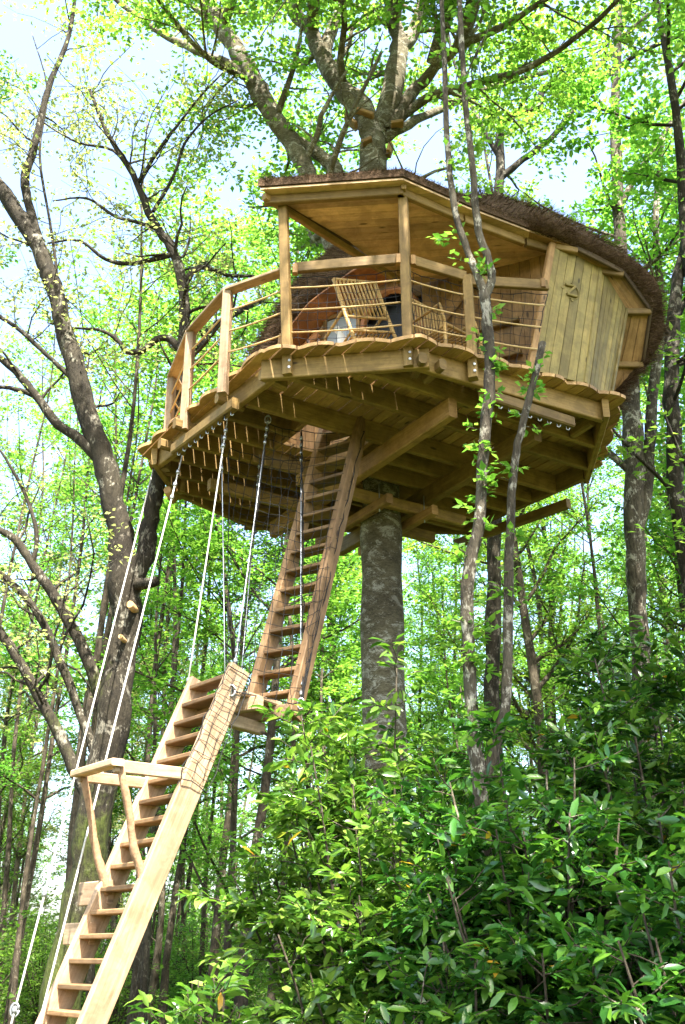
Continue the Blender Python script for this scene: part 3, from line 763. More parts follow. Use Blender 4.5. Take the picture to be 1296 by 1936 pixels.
TH = empty("treehouse", (.438, 10.8, 6.4), "wooden treehouse with railed terrace and thatched hut set round the great trunk", "treehouse")
ZD = 6.70
outline = [loc2(*p) for p in wavy(RIM, .19, .032, .40)]
HA0, HA1, HB0, HB1 = -1.50, -.78, -1.02, -.12         # hatch for the ladder, in platform axes
TRUNK_R = .30
rnd = random.Random(4)
a = min(p[0] for p in outline) - .02
while a < max(p[0] for p in outline):
    w = .118 + rnd.uniform(-.008, .008); gap = .013 + rnd.uniform(-.003, .004)
    poly = clip(clip(outline, -1, 0, -a), 1, 0, a + w)
    pieces = [poly]
    mid = a + w / 2
    if HA0 < mid < HA1: pieces = [clip(poly, 0, 1, HB0), clip(poly, 0, -1, -HB1)]
    elif abs(mid) < TRUNK_R: pieces = [clip(poly, 0, 1, -TRUNK_R), clip(poly, 0, -1, -TRUNK_R)]
    for pc in pieces:
        if len(pc) > 2 and area(pc) > .004:
            dz = rnd.uniform(-.003, .003)
            MB().prism([wor(*p) for p in pc], ZD - .036 + dz, ZD + dz, tuple(E2)).build("deck_board", W_DECK, TH)
    a += w + gap
# rim beams, ends running past each other at the corners
nR = len(RIM)
for i in range(nR):
    p, q = np.array(RIM[i]), np.array(RIM[(i + 1) % nR]); t = (q - p) / np.linalg.norm(q - p)
    ext = .13 if i % 2 == 0 else -.035
    p2, q2 = p - t * ext, q + t * ext
    MB().beam((*p2, 6.56 + .002 * (i % 2)), (*q2, 6.56 + .002 * (i % 2)), .065, .205).build("rim_beam", W_TREAT, TH)
# joists
inner = [loc2(*p) for p in offset(RIM, -.03)]
def span(poly, b):
    xs = []
    for i in range(len(poly)):
        p, q = poly[i], poly[(i + 1) % len(poly)]
        if (p[1] - b) * (q[1] - b) < 0: xs.append(p[0] + (q[0] - p[0]) * (b - p[1]) / (q[1] - p[1]))
    return min(xs), max(xs)
for b in (-2.10, -1.66, -1.04, -.66, -.28, .10, .48, .86, 1.24, 1.60):
    x0, x1 = span(inner, b); sp = [(x0, x1)]
    if HB0 < b < HB1: sp = [(x0, HA0 - .03), (HA1 + .03, x1)]
    if abs(b) < .24: sp = [s_ for s0 in sp for s_ in ((s0[0], -.28), (.28, s0[1])) if s_[1] - s_[0] > .1] if sp[0][0] < -.3 else sp
    for s0, s1 in sp:
        if s1 - s0 < .12: continue
        s1b = min(s1, x1)
        if abs(b) < .24 and s0 < -.28 < s1: s1b = -.28
        h = .20 if b != -1.04 else .225
        MB().beam((*wor(s0, b), 6.663 - h / 2), (*wor(s1b, b), 6.663 - h / 2), .06, h).build("joist", W_TREAT, TH)
for aa in (HA0 - .035, HA1 + .035):
    MB().beam((*wor(aa, HB0 - .0), 6.565), (*wor(aa, HB1 + .02), 6.565), .055, .18).build("hatch_trimmer", W_LARCH, TH)
# bearers along the boards, below the joists
for aa, b0, b1 in ((-.62, -2.18, 1.45), (.40, -2.22, 1.55)):
    MB().beam((*wor(aa, b0), 6.355), (*wor(aa, b1), 6.355), .10, .205, ch=.012).build("bearer", W_TREAT if aa > 0 else W_LARCH, TH)
# clamp beams round the trunk
for b in (-.30, .30): MB().beam((*wor(-1.25 if b < 0 else -2.0, b), 6.19), (*wor(.95, b), 6.19), .09, .13, ch=.012).build("clamp_beam", W_TREAT, TH)
for aa in (-.30, .30): MB().beam((*wor(aa, -.62), 6.075), (*wor(aa, .9), 6.075), .085, .11, ch=.012).build("clamp_beam", W_LARCH, TH)
for aa in (-.30, .30):
    for b in (-.42,): MB().tube([(*wor(aa, b), 5.99), (*wor(aa, b), 6.32)], .008, 6).build("threaded_rod", STEEL, TH)
# hanging beams with hook rails outside the left, right and back edges
def hanger(p0, p1, nh):
    p0 = np.array(p0); p1 = np.array(p1)
    hb = MB().beam(p0, p1, .085, .115, ch=.014).build("hanging_beam", W_TREAT, TH)
    for k in range(nh):
        c = p0 + (p1 - p0) * (k + .7) / (nh + .4) + np.array((0, 0, -.055))
        MB().tube([c, c + (0, 0, -.035), c + (.02, -.01, -.05), c + (.03, -.015, -.03)], .006, 5).build("hook", STEEL, hb)
hanger(atZ(446, 762, 6.38), atZ(330, 850, 6.38), 10)
hanger(atZ(910, 745, 6.38), atZ(1082, 800, 6.38), 9)
hanger((2.62, 10.95, 6.38), (1.45, 12.25, 6.38), 3)
# stub ends of the outriggers poking out under the scalloped edge
def stub(px, py, d, L=.30, w=.075, h=.11, z=6.52):
    p = atZ(px, py, z); q = p + np.array((*d, 0)) * L
    MB().beam(p, q, w, h, ch=.02).build("outrigger", W_TREAT, TH)
nBC = np.array((1.0, 1.92)) / 2.165; nBC = np.array((-.46, .89)); nHA = np.array((.81, .58))
for px, py in ((838, 688), (952, 738), (1062, 775), (1119, 796)): stub(px, py, nBC)
for px, py in ((410, 752), (330, 800), (302, 838)): stub(px, py, nHA)
stub(494, 708, (.7, .7)); stub(800, 676, (-.2, .97))

# posts and rails
def rimz(px, py, z=6.56): return atZ(px, py, z)
pA0, pA1 = np.array((-.50, 8.22, 6.47)), np.array((-.585, 8.2, 8.36))
pB0, pB1 = np.array((.60, 8.08, 6.47)), np.array((.592, 8.06, 8.42))
pM0 = atZ(894, 690, 6.62); pM1 = pM0 + (.0, .02, 1.0)
pM0[2] = 6.47
def post(p0, p1, w=.088, m=W_TREAT): return MB().beam(p0, p1, w, w, up=(.3, 1, 0), ch=.008).build("post", m, TH)
for a_, b_ in ((pA0, pA1), (pB0, pB1), (pM0, pM1)):
    po = post(a_, b_)
    for dz in (.06, .13):
        MB().tube([a_ + (.01, -.04, dz), a_ + (.01, -.056, dz)], .013, 8).build("bolt", STEEL, po)
pL1 = atZ(423, 712, 6.66); pL2 = atZ(351, 782, 6.66); pL3 = np.array((-1.95, 10.25, 6.5)); pL4 = np.array((-1.86, 10.85, 6.5))
tops = []
for p, h in ((pL1, .97), (pL2, .97), (pL3, 1.14), (pL4, 1.14)):
    q = p + (0.0, .01, h); p[2] = 6.47; post(p, q, .088, W_LADDER); tops.append(q)  # paler wood on left posts and their handrails paints in the sunlight
def plank(p, q, w=.12, h=.036, name="handrail", up=(0, 0, 1), m=W_LADDER): return MB().beam(p, q, w, h, up, ch=.006).build(name, m, TH)
railA = np.array((*pA0[:2], 7.66)) + (-.03, 0, 0); railB = np.array((*pB0[:2], 7.66))
plank(railA + (-.02, .04, 0), tops[0] + (0, 0, .015)); plank(tops[0] + (0, 0, .017), tops[1] + (0, 0, .017))
plank(tops[1] + (0, 0, .012), tops[2] + (0, 0, .015)); plank(tops[2] + (0, 0, .018), tops[3] + (0, 0, .018))
plank(railA + (.07, 0, 0), railB + (-.05, 0, .0), .05, .11, m=W_TREAT)
pC = atZ(1012, 700, 6.70); pC0 = pC.copy(); railC = atY(1035, 540, pC[1] + .03)
plank(railB + (.05, .02, 0), pM1 + (-.02, 0, .0), .05, .11, m=W_TREAT); plank(pM1 + (.02, .02, -.03), railC, .05, .11, m=W_TREAT)
for p in (railA + (.075, -.02, -.03), railB + (-.07, -.02, -.02), railB + (.07, -.0, -.02), railC + (-.05, -.03, .0)):
    MB().beam(p + (0, 0, -.05), p + (0, 0, .05), .05, .06).build("rail_block", W_LARCH, TH)
def base_of(q): return np.array((q[0], q[1], ZD))
def ropes_between(a0, a1, b0, b1, fr=(.24, .50, .76), sag=.012):
    for f in fr:
        p = np.array(a0) * (1 - f) + np.array(a1) * f; q = np.array(b0) * (1 - f) + np.array(b1) * f; m = (p + q) / 2 - (0, 0, sag)
        MB().tube([p, (p + m) / 2 - (0, 0, sag * .3), m, (q + m) / 2 - (0, 0, sag * .3), q], .009, 6).build("rail_rope", ROPE_TAN, TH)
bA, bB, bM, bC = base_of(pA0), base_of(pB0), base_of(pM0), base_of(pC0)
ropes_between(bA, railA, bB, railB); ropes_between(bB, railB, bM, pM1); ropes_between(bM, pM1, bC, railC)
bL = [base_of(p) for p in (pL1, pL2, pL3, pL4)]
ropes_between(bA, railA, bL[0], tops[0]); ropes_between(bL[0], tops[0], bL[1], tops[1]); ropes_between(bL[1], tops[1], bL[2], tops[2]); ropes_between(bL[2], tops[2], bL[3], tops[3])
def net(name, a0, a1, b0, b1, nu, nv, seed, parent, sag=.03, r=.0030, bulge=(0, 0, 0)):
    """square-mesh net over the quad a0(bottom) a1(top) .. b0 b1, slack and uneven"""
    R = np.random.default_rng(seed); u = np.linspace(0, 1, nu + 1); v = np.linspace(0, 1, nv + 1)
    a0, a1, b0, b1 = (np.array(x, float) for x in (a0, a1, b0, b1)); G = np.zeros((nu + 1, nv + 1, 3))
    for i, s in enumerate(u):
        for j, t in enumerate(v):
            p = (a0 * (1 - t) + a1 * t) * (1 - s) + (b0 * (1 - t) + b1 * t) * s
            k = 4 * s * (1 - s)
            G[i, j] = p + np.array((0, 0, -sag * k * (.4 + .6 * t) - .25 * sag * abs(math.sin(s * 9.4)) * t)) + np.array(bulge) * k * 4 * t * (1 - t) * .8 + R.normal(0, .008, 3)
    tb = Tubes()
    for i in range(nu + 1): tb.add(G[i], np.full(nv + 1, r * (1.8 if i in (0, nu) else 1)), 3)
    for j in range(nv + 1): tb.add(G[:, j], np.full(nu + 1, r * (1.8 if j in (0, nv) else 1)), 3)
    return link(name, tb.mesh(name, world_origin(parent)), NET, parent)
off = np.array((0, .05, 0))
net("rail_net", bA + off, railA + off - (0, 0, .07), bB + off, railB + off - (0, 0, .07), 12, 9, 1, TH)
net("rail_net", bB + off, railB + off - (0, 0, .07), bM + off, pM1 + off - (0, 0, .07), 8, 9, 2, TH)
net("rail_net", bM + off, pM1 + off - (0, 0, .07), bC + off, railC + off - (0, 0, .07), 7, 9, 3, TH)

# ---- canopy over the terrace
CZ = 8.44
CAN = [(-.80, 8.02), (.58, 7.88), (1.26, 8.30), (1.93, 8.66), (2.46, 8.88), (2.32, 9.02), (1.59, 9.30), (.72, 9.62), (.07, 8.82)]
d0 = np.array((CAN[1][0] - CAN[0][0], CAN[1][1] - CAN[0][1])); d0 /= np.linalg.norm(d0); n0 = np.array((-d0[1], d0[0]))
proj = [np.dot(p, n0) for p in CAN]; v = min(proj)
while v < max(proj):
    pc = clip(clip(CAN, -n0[0], -n0[1], -v), n0[0], n0[1], v + .108)
    if len(pc) > 2 and area(pc) > .003: MB().prism(pc, CZ, CZ + .02, tuple(d0)).build("ceiling_board", W_CEIL, TH)
    v += .112
def cz(p, z=CZ): return np.array((p[0], p[1], z))
for i, j in ((0, 1), (1, 2), (2, 3), (3, 4)):
    p, q = np.array(CAN[i]), np.array(CAN[j]); t = (q - p) / np.linalg.norm(q - p); nn = np.array((-t[1], t[0]))
    MB().beam(cz(p + t * .012 + nn * .02, CZ + .052), cz(q - t * .012 + nn * .02, CZ + .052), .03, .10).build("fascia", W_DARK, TH)
    MB().beam(cz(p + t * .02 + nn * .115, CZ - .048), cz(q + nn * .115, CZ - .048), .06, .095).build("header_beam", W_TREAT, TH)
MB().beam(cz((-.77, 8.07), CZ - .04), cz((.62, 9.45), CZ - .04), .055, .08).build("edge_rafter", W_TREAT, TH)
MB().beam(cz((-.74, 8.12), CZ + .06), cz((.10, 8.90), CZ + .06), .03, .11).build("fascia", W_DARK, TH)
MB().beam(cz((.592, 7.94), CZ - .02), cz((.62, 9.3), CZ - .02), .05, .07).build("edge_rafter", W_TREAT, TH)

# ---- thatched shell of the hut
EAVE = [(1.93, 8.66, 8.46), (2.46, 8.88, 8.40), (2.98, 9.07, 8.24), (3.29, 9.29, 7.92), (3.24, 9.62, 7.46), (2.88, 9.80, 7.06),
        (2.86, 10.5, 6.92), (2.35, 11.6, 6.88), (1.25, 12.3, 6.86), (0, 12.2, 6.86), (-.85, 11.7, 6.86), (-1.28, 11.0, 6.90),
        (-1.12, 10.75, 7.40), (-.87, 10.60, 8.02), (-.58, 10.42, 8.52), (-.18, 10.22, 8.76), (.32, 9.92, 8.80), (1.15, 9.25, 8.62)]
APEX = np.array((.78, 10.75, 10.0))
EV = np.array(EAVE)
E_d = []
for q in EV:
    for _ in range(1): E_d.append(q)
def resample(P, per=4):
    n = len(P); out = []
    for i in range(n):
        p0, p1, p2, p3 = P[i - 1], P[i], P[(i + 1) % n], P[(i + 2) % n]
        for t in np.arange(per) / per:
            lin = p1 * (1 - t) + p2 * t
            cr = .5 * (2 * p1 + (p2 - p0) * t + (2 * p0 - 5 * p1 + 4 * p2 - p3) * t * t + (3 * p1 - p0 - 3 * p2 + p3) * t ** 3)
            out.append(lin * .35 + cr * .65)
    return np.array(out)
ER = resample(EV, 4)
def shell(offs_out, zadd, bulge):
    rings = []
    for s in np.linspace(0, .97, 12):
        f = s
        q = ER * (1 - f) + APEX * f
        q[:, 2] = ER[:, 2] + (APEX[2] - ER[:, 2]) * math.sin(s * math.pi / 2) ** .9 + zadd
        o = ER[:, :2] - APEX[:2]; o /= np.linalg.norm(o, axis=1)[:, None]
        k = (offs_out * (1 + .9 * np.clip((8.35 - ER[:, 2]) / .7, 0, 1))) * (1 - s) + bulge * math.sin(math.pi * min(1, s * 1.15)) * np.clip((8.9 - ER[:, 2]) / 1.6, 0, 1)
        q[:, :2] += o * (k if hasattr(k, '__len__') else np.full(len(ER), k))[:, None]
        rings.append(q)
    return rings
outer = shell(.10, .13, .20); innr = shell(0.0, 0.0, .10)
def shell_mesh(name, rings, flip, parent, m):
    n = len(rings[0]); V = np.concatenate(rings); T = []
    for k in range(len(rings) - 1):
        for i in range(n):
            j = (i + 1) % n; A, B_, C2, D2 = k * n + i, k * n + j, (k + 1) * n + j, (k + 1) * n + i
            T += [(A, B_, C2), (A, C2, D2)]
    return V, np.array(T)
Vo, To = shell_mesh("o", outer, 0, TH, THATCH); Vi, Ti = shell_mesh("i", innr, 1, TH, THATCH)
nr = len(ER); lip = []
for i in range(nr):
    j = (i + 1) % nr; o = len(Vo); lip += [(i, o + i, o + j), (i, o + j, j)]
Vd = np.concatenate([Vo, Vi]); Td = np.concatenate([To, Ti[:, ::-1] + len(Vo), np.array(lip)])
rng = np.random.default_rng(77)
Vd[:len(Vo)] += rng.normal(0, .014, Vo.shape)
roof = link("roof", tri_mesh("roof", Vd - world_origin(TH), Td), THATCH, TH)
can_roof = MB().prism(offset(CAN, .012), CZ + .035, CZ + .125).build("canopy_thatch", THATCH, TH)
def straws(name, base, dirs, length, width, parent):
    n = len(base); d = dirs / (np.linalg.norm(dirs, axis=1)[:, None] + 1e-9); s = np.cross(d, rng.normal(0, 1, (n, 3))); s /= np.linalg.norm(s, axis=1)[:, None] + 1e-9
    V = np.stack([base - s * width[:, None], base + s * width[:, None], base + d * length[:, None]], 1).reshape(-1, 3)
    o = link(name, tri_mesh(name, V - world_origin(parent), np.arange(3 * n).reshape(-1, 3), np.repeat(rng.random((n, 1)), 3, 0).repeat(2, 1)), STRAW, parent)
    return tag(o, kind="stuff")
# straw over the shell
k = rng.integers(0, len(To), 26000); w = rng.dirichlet((1, 1, 1), 26000)
pb = (Vo[To[k]] * w[:, :, None]).sum(1); dn = pb - APEX; dn[:, 2] = -np.abs(dn[:, 2]) * .5
dn = dn / np.linalg.norm(dn, axis=1)[:, None]; up_ = np.array((0, 0, 1.0))
straws("thatch_straw", pb, dn + rng.normal(0, .22, dn.shape) + up_ * .12, rng.uniform(.08, .2, len(pb)), rng.uniform(.0025, .005, len(pb)), roof)
# shaggy cut lip of the thatch
i = rng.integers(0, nr, 15000); f = rng.random((15000, 1)); h = rng.random((15000, 1))
lo = Vi[i] * (1 - f) + Vi[(i + 1) % nr] * f; hi = Vo[i] * (1 - f) + Vo[(i + 1) % nr] * f
pb = lo * (1 - h) + hi * h; o = pb - APEX; o[:, 2] = -.12; o /= np.linalg.norm(o, axis=1)[:, None]
low = np.clip((8.3 - lo[:, 2]) / 1.2, 0, 1)
straws("thatch_straw", pb - o * .05, o + rng.normal(0, .35, o.shape), rng.uniform(.06, .15, len(pb)) + low * rng.uniform(0, .14, len(pb)), rng.uniform(.002, .0045, len(pb)), roof)
# shaggy lip of the canopy
edge = [(0, 1), (1, 2), (2, 3), (3, 4), (8, 0), (7, 8)]; pb = []; dd = []
for i0, j0 in edge:
    p, q = np.array(CAN[i0]), np.array(CAN[j0]); L = np.linalg.norm(q - p); t = (q - p) / L; nn = np.array((t[1], -t[0])); m = int(L * 2600)
    f = rng.random((m, 1)); xy = p * (1 - f) + q * f + nn * rng.uniform(-.10, .015, (m, 1))
    pb.append(np.concatenate([xy, CZ + .075 + rng.random((m, 1)) * .07], 1)); dd.append(np.concatenate([np.tile(nn, (m, 1)) + rng.normal(0, .6, (m, 2)), rng.normal(.1, .4, (m, 1))], 1))
pb = np.concatenate(pb); dd = np.concatenate(dd)
straws("thatch_straw", pb, dd, rng.uniform(.02, .06, len(pb)), rng.uniform(.002, .004, len(pb)), can_roof)

# ---- hut walls: leaning outer wall in two facets, board by board
def board_wall(b0, b1, t0, t1, n, m, th=.024, batten=False):
    b0, b1, t0, t1 = (np.array(q, float) for q in (b0, b1, t0, t1))
    nn = np.cross(b1 - b0, t0 - b0); nn /= np.linalg.norm(nn)
    for k in range(n):
        f0, f1 = k / n, (k + 1) / n - .006 / max(.1, np.linalg.norm(b1 - b0))
        MB().slab([b0 + (b1 - b0) * f0, b0 + (b1 - b0) * f1, t0 + (t1 - t0) * f1, t0 + (t1 - t0) * f0], th, nn * (1 + .12 * rnd.uniform(-1, 1))).build("wall_board", m, TH)
    return nn
wb0, wb1, wb2 = (1.78, 8.52, 6.70), (2.36, 8.78, 6.70), (2.68, 9.16, 6.70)
wt0, wt1, wt2 = (2.19, 8.84, 8.42), (2.74, 9.10, 8.30), (3.02, 9.30, 7.92)
nW = board_wall(wb0, wb1, wt0, wt1, 6, W_WALL); nW2 = board_wall(wb1, wb2, wt1, wt2, 7, W_WALL)
board_wall(wb2, (2.72, 9.62, 6.70), wt2, (2.86, 9.72, 7.1), 3, W_WALL)
def lerp(p, q, f): return np.array(p) * (1 - f) + np.array(q) * f
MB().beam(np.array(wb0) + nW * .008, np.array(wt0) + nW * .008, .07, .06, up=nW).build("corner_post", W_LARCH, TH)
MB().beam(np.array(wb1) + nW * .022, np.array(wt1) + nW * .022, .045, .03, up=nW).build("cover_batten", W_WALL, TH)
MB().beam(np.array(wb2) + nW2 * .02, np.array(wt2) + nW2 * .02, .04, .04, up=nW2).build("cover_batten", W_WALL, TH)
# wooden emblem on the wall: a Z inside a ring, with two round knobs
cen = lerp(lerp(wb0, wb1, .48), lerp(wt0, wt1, .48), .68) + nW * .030
ax = np.array(wb1) - np.array(wb0); ax /= np.linalg.norm(ax); ay = np.cross(ax, nW); ay /= np.linalg.norm(ay); ay *= np.sign(ay[2])
em = MB()
def e2(x, y): return cen + ax * x + ay * y
for p, q in (((-.06, .06), (.06, .07)), ((.055, .06), (-.055, -.06)), ((-.06, -.065), (.06, -.06))):
    em.beam(e2(*p), e2(*q), .026, .04, up=nW)
em.tube([e2(.10 * math.cos(k * .3 - 1.9), .105 * math.sin(k * .3 - 1.9)) for k in range(12)], .006, 6)
for p in ((-.10, .02), (0, -.12)): em.tube([e2(*p) - nW * .02, e2(*p) + nW * .004], .018, 10)
em.build("emblem", W_WALL, TH)
# boarded soffit between the leaning wall and the eave, with rafter tails
wts = [lerp(wt0, wt0, 0), np.array(wt1), np.array(wt2), np.array((2.90, 9.60, 7.45)), np.array((2.72, 9.70, 7.08))]
evs = [EV[1], EV[2], EV[3], EV[4], EV[5]]
for i in range(4):
    for k in range(3):
        f0, f1 = k / 3, (k + 1) / 3 - .02
        MB().slab([lerp(wts[i], evs[i], f0), lerp(wts[i], evs[i], f1), lerp(wts[i + 1], evs[i + 1], f1), lerp(wts[i + 1], evs[i + 1], f0)], .016, (0, 0, 1)).build("soffit_board", W_LARCH, TH)
for i in range(5):
    MB().beam(wts[i] + (0, 0, -.03), lerp(wts[i], evs[i], 1.0) + (0, 0, -.035), .05, .07).build("rafter_tail", W_TREAT, TH)
for i in range(4):
    MB().beam(lerp(evs[i], evs[i], 0) + (0, 0, .02), evs[i + 1] + (0, 0, .02), .03, .10).build("fascia", W_DARK, TH)
MB().slab([cz((1.93, 8.66), CZ), cz((2.46, 8.88), 8.40), cz((2.30, 9.0), 8.42), cz((1.95, 8.95), CZ)], .015, (0, 0, 1)).build("soffit_board", W_LARCH, TH)

# ---- hut front facing the terrace: boards cut to the arch, dark doorway, pane, curved varnished trim
FL, FR = np.array((-1.02, 10.78)), np.array((2.18, 9.02))
fd = (FR - FL) / np.linalg.norm(FR - FL); FLn = float(np.linalg.norm(FR - FL)); fn = np.array((fd[1], -fd[0]))
def archz(s):                          # height of the arch along the front
    t = s / FLn
    return np.interp(t, [0, .06, .14, .26, .42, .55, .7, .85, 1.0], [6.95, 7.55, 8.02, 8.46, 8.70, 8.74, 8.72, 8.60, 8.44])
def fp(s, z, o=0.0): p = FL + fd * s + fn * o; return np.array((p[0], p[1], z))
D0, D1 = 1.44, 2.16
s = 0.0
while s < FLn - .02:
    w = min(.115, FLn - s)
    zb = ZD
    zt0, zt1 = archz(s), archz(s + w)
    if s + w > D0 and s < D1:
        zb = 8.10 + .48 * math.sqrt(max(0, 1 - ((s + w / 2 - (D0 + D1) / 2) / ((D1 - D0) / 2 + .07)) ** 2))
    if zt0 - zb > .05 and zt1 - zb > .05:
        MB().slab([fp(s, zb), fp(s + w - .005, zb), fp(s + w - .005, zt1), fp(s, zt0)], .024, (-fn[0], -fn[1], 0)).build("wall_board", W_LARCH, TH)
    s += w
# doorway: near-black sheet set back, painting in the unlit interior, glazed pane, frame
MB().slab([fp(D0 - .05, ZD, -.16), fp(D1 + .05, ZD, -.16), fp(D1 + .05, 8.75, -.16), fp(D0 - .05, 8.75, -.16)], .03, (-fn[0], -fn[1], 0)).build("doorway_shade", DARK, TH)
ar = [fp(D0, ZD, .02), fp(D0, 7.6, .02)] + [fp((D0 + D1) / 2 - (D1 - D0) / 2 * math.cos(k * math.pi / 10), 8.10 + .48 * math.sin(k * math.pi / 10), .02) for k in range(11)] + [fp(D1, 7.6, .02), fp(D1, ZD, .02)]
MB().tube(ar, .045, 6, smooth=False).build("door_frame", W_ORANGE, TH)
MB().slab([fp(.98, 7.3, .012), fp(1.36, 7.3, .012), fp(1.36, 8.42, .012), fp(.98, 8.42, .012)], .02, (fn[0], fn[1], 0)).build("window_pane", GLASS, TH)
for q0, q1 in (((.95, 7.2), (.95, 8.47)), ((1.39, 7.2), (1.39, 8.47)), ((.95, 8.46), (1.39, 8.46)), ((.95, 7.26), (1.39, 7.26))):
    MB().beam(fp(*q0, .03), fp(*q1, .03), .05, .04, up=(fn[0], fn[1], 0)).build("window_frame", W_LARCH, TH)
# arched varnished trim under the thatch overhang
for k in range(16):
    s0, s1 = .02 + k * .15, .02 + (k + 1) * .15
    if s1 > FLn - .6: break
    q = [fp(s0, archz(s0) - .02, .02), fp(s0, archz(s0) + .02, .40), fp(s1, archz(s1) + .02, .40), fp(s1, archz(s1) - .02, .02)]
    MB().slab(q, .02, (0, 0, 1)).build("arch_board", W_ORANGE, TH)
for sgn, pts in ((1, [(.14, 6.9), (.26, 7.35), (.44, 7.75), (.68, 8.06), (.90, 8.24)]),):
    MB().tube([fp(a_, b_, .10) for a_, b_ in pts], .055, 8).build("curved_brace", W_ORANGE, TH)
MB().beam(fp(.42, ZD, .05), fp(.42, 8.15, .05), .09, .09, up=(fn[0], fn[1], 0)).build("door_post", W_TREAT, TH)
MB().beam(fp(2.35, 7.9, .06), fp(2.95, 8.5, .06), .16, .03, up=(fn[0], fn[1], 0)).build("brace_board", W_LARCH, TH)
for zz in (7.3, 7.7): MB().beam(fp(1.95, zz, .05), fp(3.3, zz, .05), .06, .05).build("wall_batten", W_TREAT, TH)

# ------------------------------------------------------------------ things on the terrace
def chair(name, loc, rz, tilt, label):
    e = empty(name, loc, label, "chair", "rattan chairs on the terrace"); e.rotation_euler = (tilt[0], tilt[1], rz); e.scale = (1.12, 1.12, 1.15)
    def put(mb, n): o = mb.build(n, RATTAN, None); o.parent = e; return o
    W, D = .44, .42
    for sx in (-1, 1):
        put(MB().tube([(sx * W / 2, -D / 2, 0), (sx * W / 2, -D / 2, .36), (sx * W / 2, -D / 2 - .06, .90)], [.018, .018, .015], 8), "leg")
        put(MB().tube([(sx * W / 2, D / 2, 0), (sx * W / 2, D / 2, .40)], .018, 8), "leg")
        put(MB().tube([(sx * W / 2, -D / 2, .14), (sx * W / 2, D / 2, .14)], .010, 6), "stretcher")
        put(MB().tube([(sx * W / 2, -D / 2, .58), (sx * W / 2, D / 2 - .05, .60), (sx * W / 2, D / 2, .40)], .014, 8), "armrest")
    for y, z in ((-D / 2, .36), (D / 2, .38), (-D / 2 - .02, .50), (-D / 2 - .06, .90)):
        put(MB().tube([(-W / 2, y, z), (W / 2, y, z)], .014, 8), "rail")
    for k in range(11):
        x = -W / 2 + W * (k + .5) / 11
        put(MB().tube([(x, -D / 2 - .02, .50), (x, -D / 2 - .06, .89)], .010, 5), "slat")
        put(MB().tube([(x, -D / 2, .37), (x, D / 2, .385)], .012, 5), "slat")
    return e
chair("rattan_chair", (.33, 8.78, ZD + .055), math.radians(28), (math.radians(-14), math.radians(-14), 0), "rattan slat-back chair tipped back behind the front railing")
chair("rattan_chair", (1.02, 8.72, ZD + .002), math.radians(-140), (0, 0, 0), "rattan chair standing square behind the net near the leaning wall")
def vase():
    p = np.array((-.02, 8.75, ZD)); prof = [(.0, .05), (.05, .055), (.22, .085), (.36, .07), (.44, .035), (.50, .03), (.54, .05), (.60, .035)]
    # a small white figure on a stand
    st = empty("white_ornament", p, "small white sunlit ornament on a short wooden stand on the terrace", "ornament")
    MB().beam(p, p + (0, 0, .30), .10, .10).build("stand", W_LARCH, st)
    MB().tube([p + (0, 0, .30), p + (.0, 0, .33), p + (.012, 0, .42), p + (.01, 0, .52), p + (-.015, 0, .58), p + (-.04, 0, .62), p + (-.062, 0, .615)], [.045, .05, .052, .044, .03, .036, .016], 12).build("figure", WHITE, st)
vase()
def small(name, px, h, r, m, label, cat, Y=8.42):
    p = atY(px, 650, Y); p[2] = ZD
    e = empty(name, p, label, cat)
    MB().tube([p + (0, 0, -.002), p + (0, 0, h * .55), p + (0, 0, h * .6), p + (0, 0, h)], [r, r, r * .55, r * .5], 10).build("body", m, e)
    MB().tube([p + (0, 0, h - .004), p + (0, 0, h + .03)], r * .35, 8).build("cap", W_LARCH, e)
small("candle_holder", 616, .24, .03, WHITE, "short pale candle holder on the terrace boards", "candle holder")
small("lantern", 531, .30, .05, W_LARCH, "small wooden lantern beside the tall corner post", "lantern", 8.40)
def dark_cross():
    p = atY(592, 650, 8.4); p[2] = ZD
    e = empty("boot_rack", p, "small dark crossed rack standing on the terrace edge", "rack")
    MB().beam(p + (-.05, 0, .0), p + (.06, 0, .26), .03, .03).build("bar", RUST, e); MB().beam(p + (.06, .002, .0), p + (-.05, .002, .26), .03, .03).build("bar", RUST, e)
dark_cross()

# perch boxes nailed in the crotch of the tree
def crotch():
    for k, (px, py, L, ang, lab) in enumerate(((690, 208, .26, -.5, "short yellow plank block wedged in the crotch, the longest one"), (664, 222, .22, -.9, "yellow wooden block strapped to the left limb at the crotch"), (752, 228, .16, .1, "small yellow block on the right limb above the roof"), (694, 262, .14, .4, "small yellow chock low on the trunk above the roof"), (738, 275, .13, 1.3, "small yellow chock on the trunk side above the roof"))):
        p = atY(px, py, 10.56); d = np.array((math.cos(ang), -.1, math.sin(ang)))
        e = empty("wooden_block", p, lab, "block", "blocks in the tree crotch")
        for i in range(2):
            MB().beam(p - d * L / 2 + (0, .05 + .1 * i, .03 * i), p + d * L / 2 + (0, .05 + .1 * i, .03 * i), .10, .05).build("block_board", W_LARCH, e)
crotch()

